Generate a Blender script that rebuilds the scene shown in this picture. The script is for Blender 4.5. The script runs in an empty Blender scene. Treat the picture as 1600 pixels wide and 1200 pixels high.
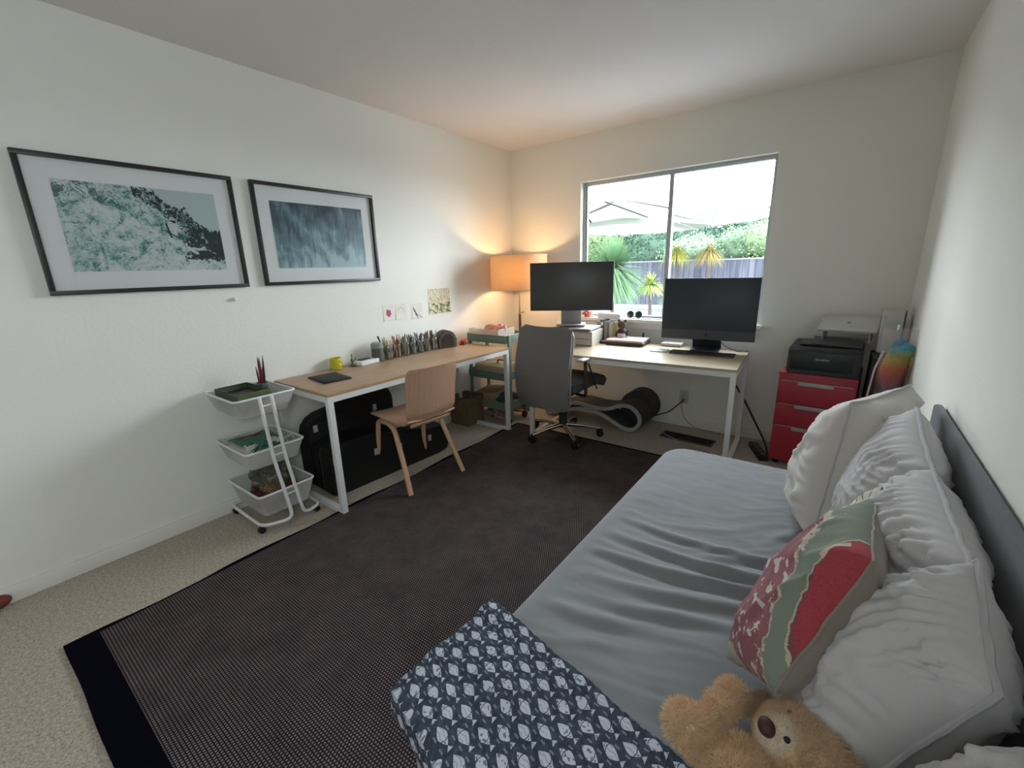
import bpy, bmesh, math, random
from mathutils import Vector, Matrix, noise, Euler
PI=math.pi
random.seed(7)
S=bpy.context.scene
COL=S.collection
# ------------------------------------------------------------ camera, sky, light, exposure
cam_d=bpy.data.cameras.new('camera'); cam=bpy.data.objects.new('camera',cam_d); COL.objects.link(cam)
def cam_matrix(yaw,pitch,roll,loc):
    cy,sy,cp,sp=math.cos(yaw),math.sin(yaw),math.cos(pitch),math.sin(pitch)
    f=Vector((sy*cp,cy*cp,sp)); r=Vector((cy,-sy,0)); u=r.cross(f)
    cr,sr=math.cos(roll),math.sin(roll)
    R,U=r*cr+u*sr, -r*sr+u*cr
    m=Matrix.Identity(4)
    for i in range(3): m[i][0],m[i][1],m[i][2],m[i][3]=R[i],U[i],-f[i],loc[i]
    return m
cam.matrix_world=cam_matrix(-0.6461,-0.2601,-0.0278,(2.7379,-3.7012,1.3521))
cam_d.sensor_width=36; cam_d.lens=678.64*36/1600; cam_d.clip_start=.02; cam_d.clip_end=300
S.camera=cam
S.view_settings.view_transform='Standard'; S.view_settings.look='None'
S.view_settings.exposure=1.1; S.view_settings.gamma=1.0; S.view_settings.use_curve_mapping=False
W=bpy.data.worlds.new('overcast_sky'); S.world=W; W.use_nodes=True
bg=W.node_tree.nodes['Background']; bg.inputs[0].default_value=(.87,.945,1,1); bg.inputs[1].default_value=12
def area_portal(loc,rot,sx,sy):
    l=bpy.data.lights.new('daylight_portal','AREA'); l.shape='RECTANGLE'; l.size=sx; l.size_y=sy
    l.cycles.is_portal=True
    o=bpy.data.objects.new('daylight_portal',l); COL.objects.link(o); o.location=loc; o.rotation_euler=rot
area_portal((1.52,.13,1.48),(-PI/2,0,0),1.5,1.18)
area_portal((3.093+.13,-4.1,1.6),(0,PI/2,0),.75,.40)  # portal for the added opening in the right wall
# ------------------------------------------------------------ node helpers
class V:
    def __init__(s,nt,k): s.nt=nt; s.k=k
    def _m(s,op,*a):
        n=s.nt.nodes.new('ShaderNodeMath'); n.operation=op
        for i,x in enumerate((s,)+a):
            if isinstance(x,V): s.nt.links.new(x.k,n.inputs[i])
            else: n.inputs[i].default_value=x
        return V(s.nt,n.outputs[0])
    def __add__(s,o): return s._m('ADD',o)
    def __radd__(s,o): return s._m('ADD',o)
    def __sub__(s,o): return s._m('SUBTRACT',o)
    def __rsub__(s,o): return (s*-1)+o
    def __mul__(s,o): return s._m('MULTIPLY',o)
    def __rmul__(s,o): return s._m('MULTIPLY',o)
    def __truediv__(s,o): return s._m('DIVIDE',o)
    def abs(s): return s._m('ABSOLUTE')
    def floor(s): return s._m('FLOOR')
    def frac(s): return s._m('FRACT')
    def sin(s): return s._m('SINE')
    def gt(s,o): return s._m('GREATER_THAN',o)
    def lt(s,o): return s._m('LESS_THAN',o)
    def min(s,o): return s._m('MINIMUM',o)
    def max(s,o): return s._m('MAXIMUM',o)
    def pow(s,o): return s._m('POWER',o)
    def sstep(s,a,b):
        n=s.nt.nodes.new('ShaderNodeMapRange'); n.interpolation_type='SMOOTHSTEP'
        s.nt.links.new(s.k,n.inputs[0]); n.inputs[1].default_value=a; n.inputs[2].default_value=b
        return V(s.nt,n.outputs[0])
def lin(c):
    return tuple(((x/255)/12.92 if x/255<=.04045 else ((x/255+.055)/1.055)**2.4) for x in c)
def col4(c): return tuple(c)+(1,)
class Mat:
    def __init__(s,name,color=(.5,.5,.5),rough=.6,metal=0,spec=.5,sheen=0):
        s.m=bpy.data.materials.new(name); s.m.use_nodes=True; s.nt=s.m.node_tree
        s.p=s.nt.nodes['Principled BSDF']
        s.p.inputs['Base Color'].default_value=col4(color); s.p.inputs['Roughness'].default_value=rough
        s.p.inputs['Metallic'].default_value=metal; s.p.inputs['Specular IOR Level'].default_value=spec
        if sheen: s.p.inputs['Sheen Weight'].default_value=sheen
    def coord(s,kind='Object',scale=None):
        t=s.nt.nodes.new('ShaderNodeTexCoord'); k=t.outputs[kind]
        if scale:
            mp=s.nt.nodes.new('ShaderNodeMapping'); mp.inputs['Scale'].default_value=scale
            s.nt.links.new(k,mp.inputs[0]); k=mp.outputs[0]
        return k
    def xyz(s,k):
        n=s.nt.nodes.new('ShaderNodeSeparateXYZ'); s.nt.links.new(k,n.inputs[0])
        return [V(s.nt,n.outputs[i]) for i in range(3)]
    def noise(s,k,scale,detail=3,rough=.55,dist=0):
        n=s.nt.nodes.new('ShaderNodeTexNoise'); n.inputs['Scale'].default_value=scale
        n.inputs['Detail'].default_value=detail; n.inputs['Roughness'].default_value=rough; n.inputs['Distortion'].default_value=dist
        s.nt.links.new(k,n.inputs['Vector']); return V(s.nt,n.outputs[0])
    def vor(s,k,scale,feature='F1'):
        n=s.nt.nodes.new('ShaderNodeTexVoronoi'); n.feature=feature; n.inputs['Scale'].default_value=scale
        s.nt.links.new(k,n.inputs['Vector']); return V(s.nt,n.outputs[0])
    def mix(s,f,a,b):
        n=s.nt.nodes.new('ShaderNodeMix'); n.data_type='RGBA'
        if isinstance(f,V): s.nt.links.new(f.k,n.inputs[0])
        else: n.inputs[0].default_value=f
        for i,x in ((6,a),(7,b)):
            if isinstance(x,tuple): n.inputs[i].default_value=col4(x[:3])
            else: s.nt.links.new(x,n.inputs[i])
        return n.outputs[2]
    def ramp(s,f,stops,const=False):
        n=s.nt.nodes.new('ShaderNodeValToRGB'); s.nt.links.new(f.k,n.inputs[0]); r=n.color_ramp
        if const: r.interpolation='CONSTANT'
        r.elements[0].position,r.elements[0].color=stops[0][0],col4(stops[0][1])
        r.elements[1].position,r.elements[1].color=stops[-1][0],col4(stops[-1][1])
        for p_,c in stops[1:-1]:
            e=r.elements.new(p_); e.color=col4(c)
        return n.outputs[0]
    def color(s,k): s.nt.links.new(k,s.p.inputs['Base Color']); return s
    def bump(s,v,strength=.3,dist=.002):
        n=s.nt.nodes.new('ShaderNodeBump'); n.inputs['Strength'].default_value=strength; n.inputs['Distance'].default_value=dist
        s.nt.links.new(v.k,n.inputs['Height']); s.nt.links.new(n.outputs[0],s.p.inputs['Normal']); return s
MC={}
def plain(name,rgb,rough=.6,metal=0,spec=.5,var=.08,vs=8,bump=0,bs=60,sheen=0):
    """flat colour with a little wear variation; rgb is sRGB 0-255"""
    if name in MC: return MC[name]
    c=lin(rgb); m=Mat(name,c,rough,metal,spec,sheen); k=m.coord()
    n=m.noise(k,vs,3)
    m.color(m.mix(n,tuple(x*(1-var) for x in c),tuple(min(1,x*(1+var)) for x in c)))
    if bump: m.bump(m.noise(k,bs,3),bump,.003)
    MC[name]=m.m; return m.m
# ------------------------------------------------------------ mesh helpers
class MB:
    def __init__(s): s.b=bmesh.new()
    def _fin(s,verts,mtx,bev=0,seg=2):
        bmesh.ops.transform(s.b,matrix=mtx,verts=verts)
        if bev:
            es=list({e for v in verts for e in v.link_edges})
            bmesh.ops.bevel(s.b,geom=es,offset=bev,segments=seg,affect='EDGES',profile=.6)
    def box(s,c,d,rot=(0,0,0),bev=0,seg=2):
        g=bmesh.ops.create_cube(s.b,size=1)
        m=Matrix.Translation(c)@Euler(rot).to_matrix().to_4x4()@Matrix.Diagonal((*d,1))
        s._fin(g['verts'],m,bev,seg); return s
    def sbox(s,p0,p1,bev=0,seg=2):
        c=[(a+b)/2 for a,b in zip(p0,p1)]; return s.box(c,[abs(b-a) for a,b in zip(p0,p1)],(0,0,0),bev,seg)
    def cyl(s,p0,p1,r0,r1=None,n=20,caps=True):
        p0,p1=Vector(p0),Vector(p1); d=p1-p0; r1=r0 if r1 is None else r1
        q=Vector((0,0,1)).rotation_difference(d).to_matrix().to_4x4()
        g=bmesh.ops.create_cone(s.b,cap_ends=caps,segments=n,radius1=r0,radius2=r1,depth=d.length)
        bmesh.ops.transform(s.b,matrix=Matrix.Translation((p0+p1)/2)@q,verts=g['verts']); return s
    def sph(s,c,r,sub=3,rot=(0,0,0)):
        r=(r,r,r) if isinstance(r,(int,float)) else r
        g=bmesh.ops.create_icosphere(s.b,subdivisions=sub,radius=1)
        bmesh.ops.transform(s.b,matrix=Matrix.Translation(c)@Euler(rot).to_matrix().to_4x4()@Matrix.Diagonal((*r,1)),verts=g['verts']); return s
    def tube(s,pts,r,n=10,closed=False,flat=1):
        pts=[Vector(p) for p in pts]; L=len(pts); rings=[]
        rr=r if isinstance(r,(list,tuple)) else [r]*L
        up=None
        for i,p in enumerate(pts):
            if closed: t=pts[(i+1)%L]-pts[i-1]
            else: t=pts[min(i+1,L-1)]-pts[max(i-1,0)]
            t.normalize()
            if up is None:
                up=t.orthogonal().normalized()
                if abs(t.z)<.9: up=(Vector((0,0,1))-t*t.z).normalized()
            up=(up-t*up.dot(t)).normalized(); sd=t.cross(up)
            rings.append([s.b.verts.new(p+(up*math.cos(a)*flat+sd*math.sin(a))*rr[i]) for a in [2*PI*k/n for k in range(n)]])
        for i in range(L if closed else L-1):
            A,B=rings[i],rings[(i+1)%L]
            for k in range(n): s.b.faces.new((A[k],A[(k+1)%n],B[(k+1)%n],B[k]))
        if not closed:
            s.b.faces.new(rings[0][::-1]); s.b.faces.new(rings[-1])
        return s
    def lathe(s,prof,c=(0,0,0),n=32,caps=True):
        c=Vector(c); rings=[[s.b.verts.new(c+Vector((r*math.cos(2*PI*k/n),r*math.sin(2*PI*k/n),z))) for k in range(n)] for r,z in prof]
        for A,B in zip(rings,rings[1:]):
            for k in range(n): s.b.faces.new((A[k],A[(k+1)%n],B[(k+1)%n],B[k]))
        if caps:
            s.b.faces.new(rings[0][::-1]); s.b.faces.new(rings[-1])
        return s
    def prism(s,poly,axis,a,b,bev=0):
        """poly of 2D points extruded along axis ('x','y','z') from a to b"""
        def P(u,v,w): return {'x':(w,u,v),'y':(u,w,v),'z':(u,v,w)}[axis]
        A=[s.b.verts.new(P(u,v,a)) for u,v in poly]; B=[s.b.verts.new(P(u,v,b)) for u,v in poly]
        f1=s.b.faces.new(A); f2=s.b.faces.new(B[::-1]); n=len(poly)
        for k in range(n): s.b.faces.new((A[k],B[k],B[(k+1)%n],A[(k+1)%n]))
        if bev: bmesh.ops.bevel(s.b,geom=list(f1.edges)+list(f2.edges),offset=bev,segments=2,affect='EDGES')
        return s
    def quad(s,*pts):
        s.b.faces.new([s.b.verts.new(p) for p in pts]); return s
    def grid(s,fn,nu,nv,closeu=False):
        g=[[s.b.verts.new(fn(i/nu,j/nv)) for j in range(nv+1)] for i in range(nu+(0 if closeu else 1))]
        N=len(g)
        for i in range(nu):
            for j in range(nv): s.b.faces.new((g[i][j],g[(i+1)%N][j],g[(i+1)%N][j+1],g[i][j+1]))
        return s
    def build(s,name,mat,parent=None,smooth=True,angle=40,loc=None):
        bmesh.ops.recalc_face_normals(s.b,faces=s.b.faces)
        me=bpy.data.meshes.new(name); s.b.to_mesh(me); s.b.free()
        for m in (mat if isinstance(mat,(list,tuple)) else [mat]): me.materials.append(m)
        o=bpy.data.objects.new(name,me); COL.objects.link(o)
        if smooth:
            me.shade_smooth(); me.set_sharp_from_angle(angle=math.radians(angle))
        if parent is not None: o.parent=parent
        if loc: o.location=loc
        return o
def solid(bm,th):
    bm.normal_update(); bmesh.ops.solidify(bm,geom=bm.faces[:],thickness=th)
def thing(name,label,cat,loc=(0,0,0),rz=0,group=None):
    o=bpy.data.objects.new(name,None); COL.objects.link(o); o.empty_display_size=.1
    o.location=loc; o.rotation_euler=(0,0,rz); o['label']=label; o['category']=cat
    if group: o['group']=group
    return o
def tag(o,label,cat,group=None,kind=None):
    o['label']=label; o['category']=cat
    if group: o['group']=group
    if kind: o['kind']=kind
    return o
def struct(o): o['kind']='structure'; return o
def arc(c,r,a0,a1,n,plane='xy'):
    out=[]
    for i in range(n+1):
        a=a0+(a1-a0)*i/n; u,v=r*math.cos(a),r*math.sin(a)
        out.append((c[0]+u,c[1]+v)); 
    return out
def fillet(pts,r,n=5,closed=False):
    """round the corners of a 3D polyline"""
    pts=[Vector(p) for p in pts]; L=len(pts); out=[]
    for i,p in enumerate(pts):
        if not closed and i in (0,L-1): out.append(p); continue
        a=pts[i-1]; b=pts[(i+1)%L]; d1=(a-p); d2=(b-p); l=min(r,d1.length*.49,d2.length*.49)
        p1=p+d1.normalized()*l; p2=p+d2.normalized()*l
        for k in range(n+1):
            t=k/n; out.append(p1*(1-t)**2+p*2*t*(1-t)+p2*t*t)
    return out
def fbm(x,y,z=0,o=4):
    return noise.fractal(Vector((x,y,z)),1.0,2.0,o)
# ------------------------------------------------------------ common materials
M_WHITE=plain('white_powder_coat',(222,222,220),.4,var=.03)
M_BLACKP=plain('black_plastic',(22,22,24),.45)
M_DKGREY=plain('dark_grey_plastic',(48,48,50),.5)
M_CHROME=plain('chrome',(205,205,205),.18,1,var=.03)
M_PAPER=plain('paper',(228,226,222),.85,var=.03)
M_STEEL=plain('brushed_aluminium',(170,172,175),.38,1,var=.05)
def wall_mat(name,rgb):
    m=Mat(name,lin(rgb),.85,spec=.25); k=m.coord()
    m.color(m.mix(m.noise(k,1.3,3),tuple(x*.97 for x in lin(rgb)),lin(rgb)))
    m.bump(m.noise(k,55,4),.22,.004); return m.m
M_WALL=wall_mat('painted_wall',(232,231,224))
M_CEIL=wall_mat('painted_ceiling',(226,222,218))
M_TRIM=plain('trim_paint',(226,224,218),.5,var=.03)
def carpet():
    m=Mat('beige_carpet',rough=.95,spec=.1,sheen=.2); k=m.coord()
    n=m.noise(k,160,3,.7); n2=m.noise(k,75,4,.8); n3=m.noise(k,2.5,3)
    f=(n*.5+n2*.5)
    c=m.ramp(f,[(.36,lin((120,108,94))),(.5,lin((178,166,150))),(.64,lin((216,206,190)))])
    m.color(m.mix(n3*.25,c,lin((150,138,122))))
    m.bump(n+n2,.7,.006); return m.m
# ------------------------------------------------------------ room shell
WX=3.093; H=2.44; YF=-4.5; T=.12
WL,WR,WB,WT=.769,2.268,.898,2.067
struct(MB().sbox((-T,YF-T,-.1),(WX+T,T,0)).build('floor',carpet(),smooth=False))
struct(MB().sbox((-T,YF-T,H),(WX+T,T+.35,H+.1)).build('ceiling',M_CEIL,smooth=False))
struct(MB().sbox((-T,YF-T,0),(0,T,H)).build('wall_left',M_WALL,smooth=False))
OY0,OY1,OZ0,OZ1=-4.30,-3.90,1.25,2.0  # added opening behind the camera, lets extra daylight onto the left wall
w=MB(); w.sbox((WX,OY1,0),(WX+T,T,H)); w.sbox((WX,YF-T,0),(WX+T,OY0,H)); w.sbox((WX,OY0,0),(WX+T,OY1,OZ0)); w.sbox((WX,OY0,OZ1),(WX+T,OY1,H))
struct(w.build('wall_right',M_WALL,smooth=False))
w=MB(); w.sbox((0,0,0),(WL,T,H)); w.sbox((WR,0,0),(WX,T,H)); w.sbox((WL,0,0),(WR,T,WB)); w.sbox((WL,0,WT),(WR,T,H))
struct(w.build('wall_back',M_WALL,smooth=False))
struct(MB().sbox((-T,YF-T,0),(WX+T,YF,H)).build('wall_front',M_WALL,smooth=False))
def board(name,p0,p1): struct(MB().sbox(p0,p1,.003).build(name,M_TRIM))
board('baseboard_left',(0.0005,YF,0),(.012,0,.075))
board('baseboard_back',(0.012,-.012,0),(WX-.012,-.0005,.075))
board('baseboard_right',(WX-.012,YF,0),(WX-.0005,0,.075))
# window
def glass_mat():
    m=bpy.data.materials.new('window_glass'); m.use_nodes=True; nt=m.node_tree; nt.nodes.clear()
    o=nt.nodes.new('ShaderNodeOutputMaterial'); mx=nt.nodes.new('ShaderNodeMixShader'); t=nt.nodes.new('ShaderNodeBsdfTransparent')
    g=nt.nodes.new('ShaderNodeBsdfGlossy'); g.inputs['Roughness'].default_value=.02
    lw=nt.nodes.new('ShaderNodeLayerWeight'); lw.inputs[0].default_value=.12
    t.inputs[0].default_value=(.97,.98,.98,1)
    nt.links.new(lw.outputs['Fresnel'],mx.inputs[0]); nt.links.new(t.outputs[0],mx.inputs[1]); nt.links.new(g.outputs[0],mx.inputs[2]); nt.links.new(mx.outputs[0],o.inputs[0])
    return m
M_GLASS=glass_mat()
M_ALU=plain('window_aluminium',(176,180,182),.45,.3,var=.03)
def window(name,x0,x1,z0,z1,y,split,panes=True):
    fw=.022
    f=MB()
    for a,b in (((x0,y-.02,z0),(x0+fw,y+.03,z1)),((x1-fw,y-.02,z0),(x1,y+.03,z1)),((x0+fw,y-.02,z1-fw-.008),(x1-fw,y+.03,z1)),((x0+fw,y-.02,z0),(x1-fw,y+.03,z0+fw))): f.sbox(a,b,.002)
    fr=struct(f.build(name,M_ALU))
    struct(MB().sbox((split-.018,y-.025,z0+fw),(split+.018,y+.028,z1-fw-.008),.003).sbox((x0+fw,y-.012,z0+fw),(x0+fw+.014,y+.012,z1-fw-.01),.002).build('window_mullion',M_ALU,fr))
    struct(MB().sbox((x0+fw,y-.002,z0+fw),(split-.018,y+.002,z1-fw)).build('pane',M_GLASS,fr))
    struct(MB().sbox((split+.018,y+.008,z0+fw),(x1-fw,y+.012,z1-fw)).build('pane',M_GLASS,fr))
    return fr
window('window_1',WL,WR,WB,WT,.075,1.545)
struct(MB().sbox((WX+.06,OY0,OZ0),(WX+.10,OY0+.03,OZ1)).sbox((WX+.06,OY1-.03,OZ0),(WX+.10,OY1,OZ1)).sbox((WX+.06,OY0+.03,OZ0),(WX+.10,OY1-.03,OZ0+.03)).sbox((WX+.06,OY0+.03,OZ1-.03),(WX+.10,OY1-.03,OZ1)).build('added_light_opening',M_ALU,smooth=False))  # frame around the added, unseen light opening, no known window
struct(MB().sbox((WL-.03,-.045,WB-.03),(WR+.03,-.001,WB-.002),.004).sbox((WL-.02,-.018,WB-.085),(WR+.02,-.001,WB-.031),.003).build('trim_1',M_TRIM))
struct(MB().sbox((WL+.001,.0,WB+.0005),(WR-.001,.055,WB+.006)).build('trim_2',M_TRIM))
#@@PART2
# ------------------------------------------------------------ rug
def rug_mat():
    m=Mat('woven_rug',rough=.95,spec=.05); k=m.coord(); x,y,z=m.xyz(k)
    px,py=.0105,.0100
    row=(y/py).floor(); u=((x/px)+row*.5).frac(); v=(y/py).frac()
    du=(u-.5).abs(); dv=(v-.5).abs()
    dash=du.lt(.27)*dv.lt(.31)
    n=m.noise(k,500,2,.7); n2=m.noise(k,7,4,.7)
    a=dash*(n*1.1+n2*.9-.35).max(0).min(1)
    base=m.mix(n2,lin((30,25,30)),lin((44,36,40)))
    c=m.mix(a,base,lin((140,128,126)))
    # dark navy binding at the ends and a thin dark edge at the sides
    e=(y.lt(-3.565)).max(x.lt(.562)).max(y.gt(-.745))
    m.color(m.mix(e,c,lin((7,7,18))))
    return m.m
def rug():
    x0,x1,y0,y1=.545,2.6,-3.665,-.725; b=MB()
    def wav(y): return .006*math.sin(y*9)+.009*fbm(y*2.3,1.7,0,3)
    def top(u,v):
        x=x0+(x1-x0)*u; y=y0+(y1-y0)*v
        x+= wav(y)*(1-u)*1.3; y+=.008*fbm(x*2.1,7,0,2)
        z=.008+.0035*max(0,fbm(x*2.4,y*2.0,3,3))*(1-min(1,u*3))
        return (x,y,z)
    b.grid(top,40,160)
    solid(b.b,.007)
    o=b.build('rug',rug_mat()); tag(o,'large dark woven rug with pale flecks and navy end binding on the carpet','rug'); return o
rug()
# ------------------------------------------------------------ framed prints
def print_mat(name,kind):
    m=Mat(name,rough=.35,spec=.4); k=m.coord('UV'); u,v,_=m.xyz(k)
    if kind=='surf':
        kk=m.coord('UV',(1.6,1,1)); n1=m.noise(kk,4.5,7,.62,1.2); n2=m.noise(kk,14,6,.7,2.0); n3=m.noise(kk,9,4,.6,.8)
        foam=(n1*.6+n2*.5)
        c=m.ramp(foam,[(.44,lin((70,112,112))),(.5,lin((146,180,178))),(.55,lin((196,208,206))),(.63,lin((216,222,220)))])
        dkf=(n3.gt(.56))*((u*-1-v*-1.2).sstep(.45,.95)); c=m.mix(dkf*.8,c,lin((46,88,84)))
        # dark rocky ridge running diagonally from upper middle to the right edge
        line=1.02-(u-.42)*1.15; d=(v-line+(n1-.5)*.5)
        ridge=(d.abs()*-1+.10+(n2-.5)*.12).gt(0)*u.gt(.44)
        sky=(d.gt(.08))*u.gt(.5)
        c=m.mix(sky,c,lin((188,202,204)))
        c=m.mix(ridge*(n2.gt(.47)),c,lin((44,54,62)))
        low=(((u-.93).abs()*3).max((v-.32).abs()*3.2)+(n2-.5)*1.2).lt(.62)
        c=m.mix(low*n3.gt(.43),c,lin((52,62,68)))
        fig=((u-.625-(v-.5)*-.12).abs().lt(.006))*((v-.5).abs().lt(.09)); fig=fig.max(((u-.655+(v-.44)*.9).abs().lt(.007))*((v-.455).abs().lt(.05)))
        c=m.mix(fig,c,lin((30,36,40)))
    else:
        kk=m.coord('UV',(9,1.1,1)); n1=m.noise(kk,2.2,6,.65,.5); n2=m.noise(m.coord('UV',(1.5,1,1)),2.6,5,.6,.8)
        diag=((u-.08)+(v-1)*.62).abs()*-5+.7; diag=diag.max(((u-.74)+(v-1)*.1).abs()*-9+.55).max(0)
        f=n1*.62+n2*.55+diag*.22-(v-.35)*.34
        c=m.ramp(f,[(.30,lin((56,68,78))),(.45,lin((84,100,112))),(.60,lin((122,148,158))),(.74,lin((176,198,200)))])
        m.color(c)
    m.color(c); return m.m
def uvquad(name,pts,mat,parent=None):
    me=bpy.data.meshes.new(name); me.from_pydata(pts,[],[(0,1,2,3)]); uv=me.uv_layers.new(name='UVMap')
    for i,c in enumerate(((0,0),(1,0),(1,1),(0,1))): uv.data[i].uv=c
    me.materials.append(mat); o=bpy.data.objects.new(name,me); COL.objects.link(o); o.parent=parent; return o
def picture(label,y0,y1,z0,z1,kind):
    t=thing('framed_picture',label,'picture',(0.001,(y0+y1)/2,(z0+z1)/2)); hw,hh=(y1-y0)/2,(z1-z0)/2; fw=.019
    f=MB()
    for a,b in (((0,-hw,hh-fw),(.026,hw,hh)),((0,-hw,-hh),(.026,hw,-hh+fw)),((0,-hw,-hh+fw),(.026,-hw+fw,hh-fw)),((0,hw-fw,-hh+fw),(.026,hw,hh-fw))): f.sbox(a,b,.001)
    f.build('frame',plain('black_frame_wood',(30,29,28),.4),t)
    MB().sbox((0.001,-hw+fw-.002,-hh+fw-.002),(.008,hw-fw+.002,hh-fw+.002)).build('mat_board',plain('mat_board',(236,234,234),.8,var=.01),t)
    mw,mh=.095,.098
    pw=uvquad('print',[(.0095,-hw+mw,-hh+mh),(.0095,hw-mw,-hh+mh),(.0095,hw-mw,hh-mh),(.0095,-hw+mw,hh-mh)],print_mat(name='print_'+kind,kind=kind),t)
    g=MB().sbox((.016,-hw+fw,-hh+fw),(.018,hw-fw,hh-fw)).build('glazing',M_GLASS,t,smooth=False)
picture('larger white-matted black frame with a foamy sea and rocks print, left on the wall',-3.359,-2.558,1.291,1.868,'surf')
picture('black frame with a dark misty waterfall print, right of the sea print',-2.464,-1.660,1.292,1.868,'mist')
nub=MB().cyl((.0005,0,0),(.012,0,0),.012,.010).sph((.014,0,0),(.008,.010,.010),2).build('adhesive_hook',M_WHITE,loc=(0,-2.643,1.225)); tag(nub,'small white stick-on knob on the wall below the sea picture','hook')
# drawings
def drawing_mat(name,kind):
    m=Mat(name,rough=.9,spec=.1); k=m.coord('UV'); u,v,_=m.xyz(k); n=m.noise(k,6,4); P=lin((226,222,214))
    r2=((u-.5)*(u-.5)+(v-.45)*(v-.45)).pow(.5)
    if kind=='flower': c=m.mix((r2+(n-.5)*.5).lt(.24),P,lin((176,92,128)))
    elif kind=='rainbow': c=m.mix(((r2-.3).abs().lt(.035))*v.gt(.5)*.35,P,lin((150,120,150)))
    elif kind=='sketch':
        c=m.mix((((u-.35)+(v-.4)*.5+(n-.5)*.3).abs().lt(.05))*v.lt(.75)*u.lt(.8),P,lin((90,84,96)))
        c=m.mix((((u-.5)-(v-.3)*-1.4).abs().lt(.04))*v.lt(.35),c,lin((110,100,120)))
    else:
        P=lin((224,216,190)); w=m.noise(m.coord('UV',(3,1,1)),5,6,.7,1.5)
        c=m.mix(w.gt(.53)*.6,P,lin((150,140,110))); c=m.mix((n.gt(.5))*v.lt(.42)*w.gt(.45),c,lin((110,120,70)))
        c=m.mix((m.noise(k,12,3).gt(.66)),c,lin((170,110,80)))
    m.color(c); return m.m
def drawing(label,y0,y1,z0,z1,kind,tilt=0):
    b=MB(); h,w=(z1-z0),(y1-y0)
    b.grid(lambda u,v:(.0015+.010*max(0,(.35-v))**1.5*4*(.6+.4*u)+.004*max(0,u-.8),-w/2+w*u,-h/2+h*v),8,10)
    bm=b.b; uvl=bm.loops.layers.uv.new('UVMap')
    for f in bm.faces:
        for l in f.loops: l[uvl].uv=((l.vert.co.y+w/2)/w,(l.vert.co.z+h/2)/h)
    solid(bm,.0004)
    o=b.build('drawing',drawing_mat('drawing_'+kind,kind),loc=(0,(y0+y1)/2,(z0+z1)/2)); o.rotation_euler=(tilt,0,0)
    tag(o,label,'drawing')
drawing('small paper drawing of a pink flower taped to the wall',-1.650,-1.552,.995,1.113,'flower',.04)
drawing('small pale faint arch drawing between the pink flower and the ink sketch',-1.535,-1.432,.993,1.110,'rainbow')
drawing('small ink sketch of a branch on paper, next to the large map-like drawing',-1.375,-1.268,.982,1.100,'sketch')
drawing('largest yellowish drawing with green and brown scribbles, nearest the lamp',-1.189,-.940,1.000,1.205,'map')
# ------------------------------------------------------------ desks
def oak(name,rgb):
    m=Mat(name,rough=.42,spec=.45); k=m.coord('Object',(14,1,14)) ; n=m.noise(k,3,5,.6,.6); n2=m.noise(m.coord('Object',(60,2,60)),3,3)
    m.color(m.ramp(n*.7+n2*.3,[(.3,tuple(x*.72 for x in lin(rgb))),(.7,lin(rgb))])); return m.m
M_OAK=oak('light_oak_laminate',(190,158,126)); M_OAK2=oak('light_oak_laminate_window',(188,170,140))
def desk(name,label,loc,rz,L,D,Hh,mat):
    """long side along local y, width along local x; origin at a floor corner"""
    t=thing(name,label,'desk',loc,rz); s=.032
    MB().sbox((0,0,Hh-.018),(D,L,Hh),.0015).build('tabletop',mat,t)
    f=MB(); zb=Hh-.018-s
    f.sbox((0,0,zb),(D,s,Hh-.0182)).sbox((0,L-s,zb),(D,L,Hh-.0182)).sbox((0,s,zb),(s,L-s,Hh-.0182)).sbox((D-s,s,zb),(D,L-s,Hh-.0182))
    f.sbox((s,0,0),(D-s,s,.026)).sbox((s,L-s,0),(D-s,L,.026))
    f.build('frame',M_WHITE,t,smooth=False)
    for x in (0,D-s):
        for y in (0,L-s): MB().sbox((x,y,0),(x+s,y+s,zb),.001).build('leg',M_WHITE,t)
    return t
desk('desk','light oak desk with white square legs along the picture wall',(.012,-2.512,0.0),0,1.615,.588,.725,M_OAK)
desk('desk','oak-topped white metal desk under the window holding two screens',(2.287,-.825,0),PI/2+math.radians(3.2),1.485,.715,.716,M_OAK2)
# ------------------------------------------------------------ white trolley by the desk
def basket(t,name,x0,x1,y0,y1,zt,dep,mat,taper=.03,rimr=.006):
    p=MB(); n=4
    def rect(ins,z):
        r=.03
        return fillet([(x0+ins,y0+ins,z),(x1-ins,y0+ins,z),(x1-ins,y1-ins,z),(x0+ins,y1-ins,z)],r,4,True)
    A=rect(0,zt); B=rect(taper,zt-dep); va=[p.b.verts.new(v) for v in A]; vb=[p.b.verts.new(v) for v in B]
    for k in range(len(va)): p.b.faces.new((va[k],va[(k+1)%len(va)],vb[(k+1)%len(va)],vb[k]))
    p.b.faces.new(vb[::-1]); solid(p.b,.0018)
    o=p.build(name,mat,t)
    MB().tube(A,rimr,8,True).build('rim',M_WHITE if name=='basket' else mat,o)
    return o
def mesh_mat():
    m=Mat('white_wire_mesh',lin((214,214,210)),.5); k=m.coord(); x,y,z=m.xyz(k)
    a=((x+y)*1500).sin().gt(.0).max((z*1500).sin().gt(.0))
    m.nt.links.new((a*.15+.28).k,m.p.inputs['Alpha']); return m.m
M_MESH=mesh_mat()
t=thing('trolley','white three-basket wire trolley on castors at the end of the oak desk','trolley',(0,0,0))
basket(t,'basket',.028,.405,-2.89,-2.578,.745,.10,M_MESH); basket(t,'basket',.030,.412,-2.885,-2.575,.462,.10,M_MESH); basket(t,'basket',.070,.458,-2.88,-2.575,.232,.13,M_MESH)
fr=MB()
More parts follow.
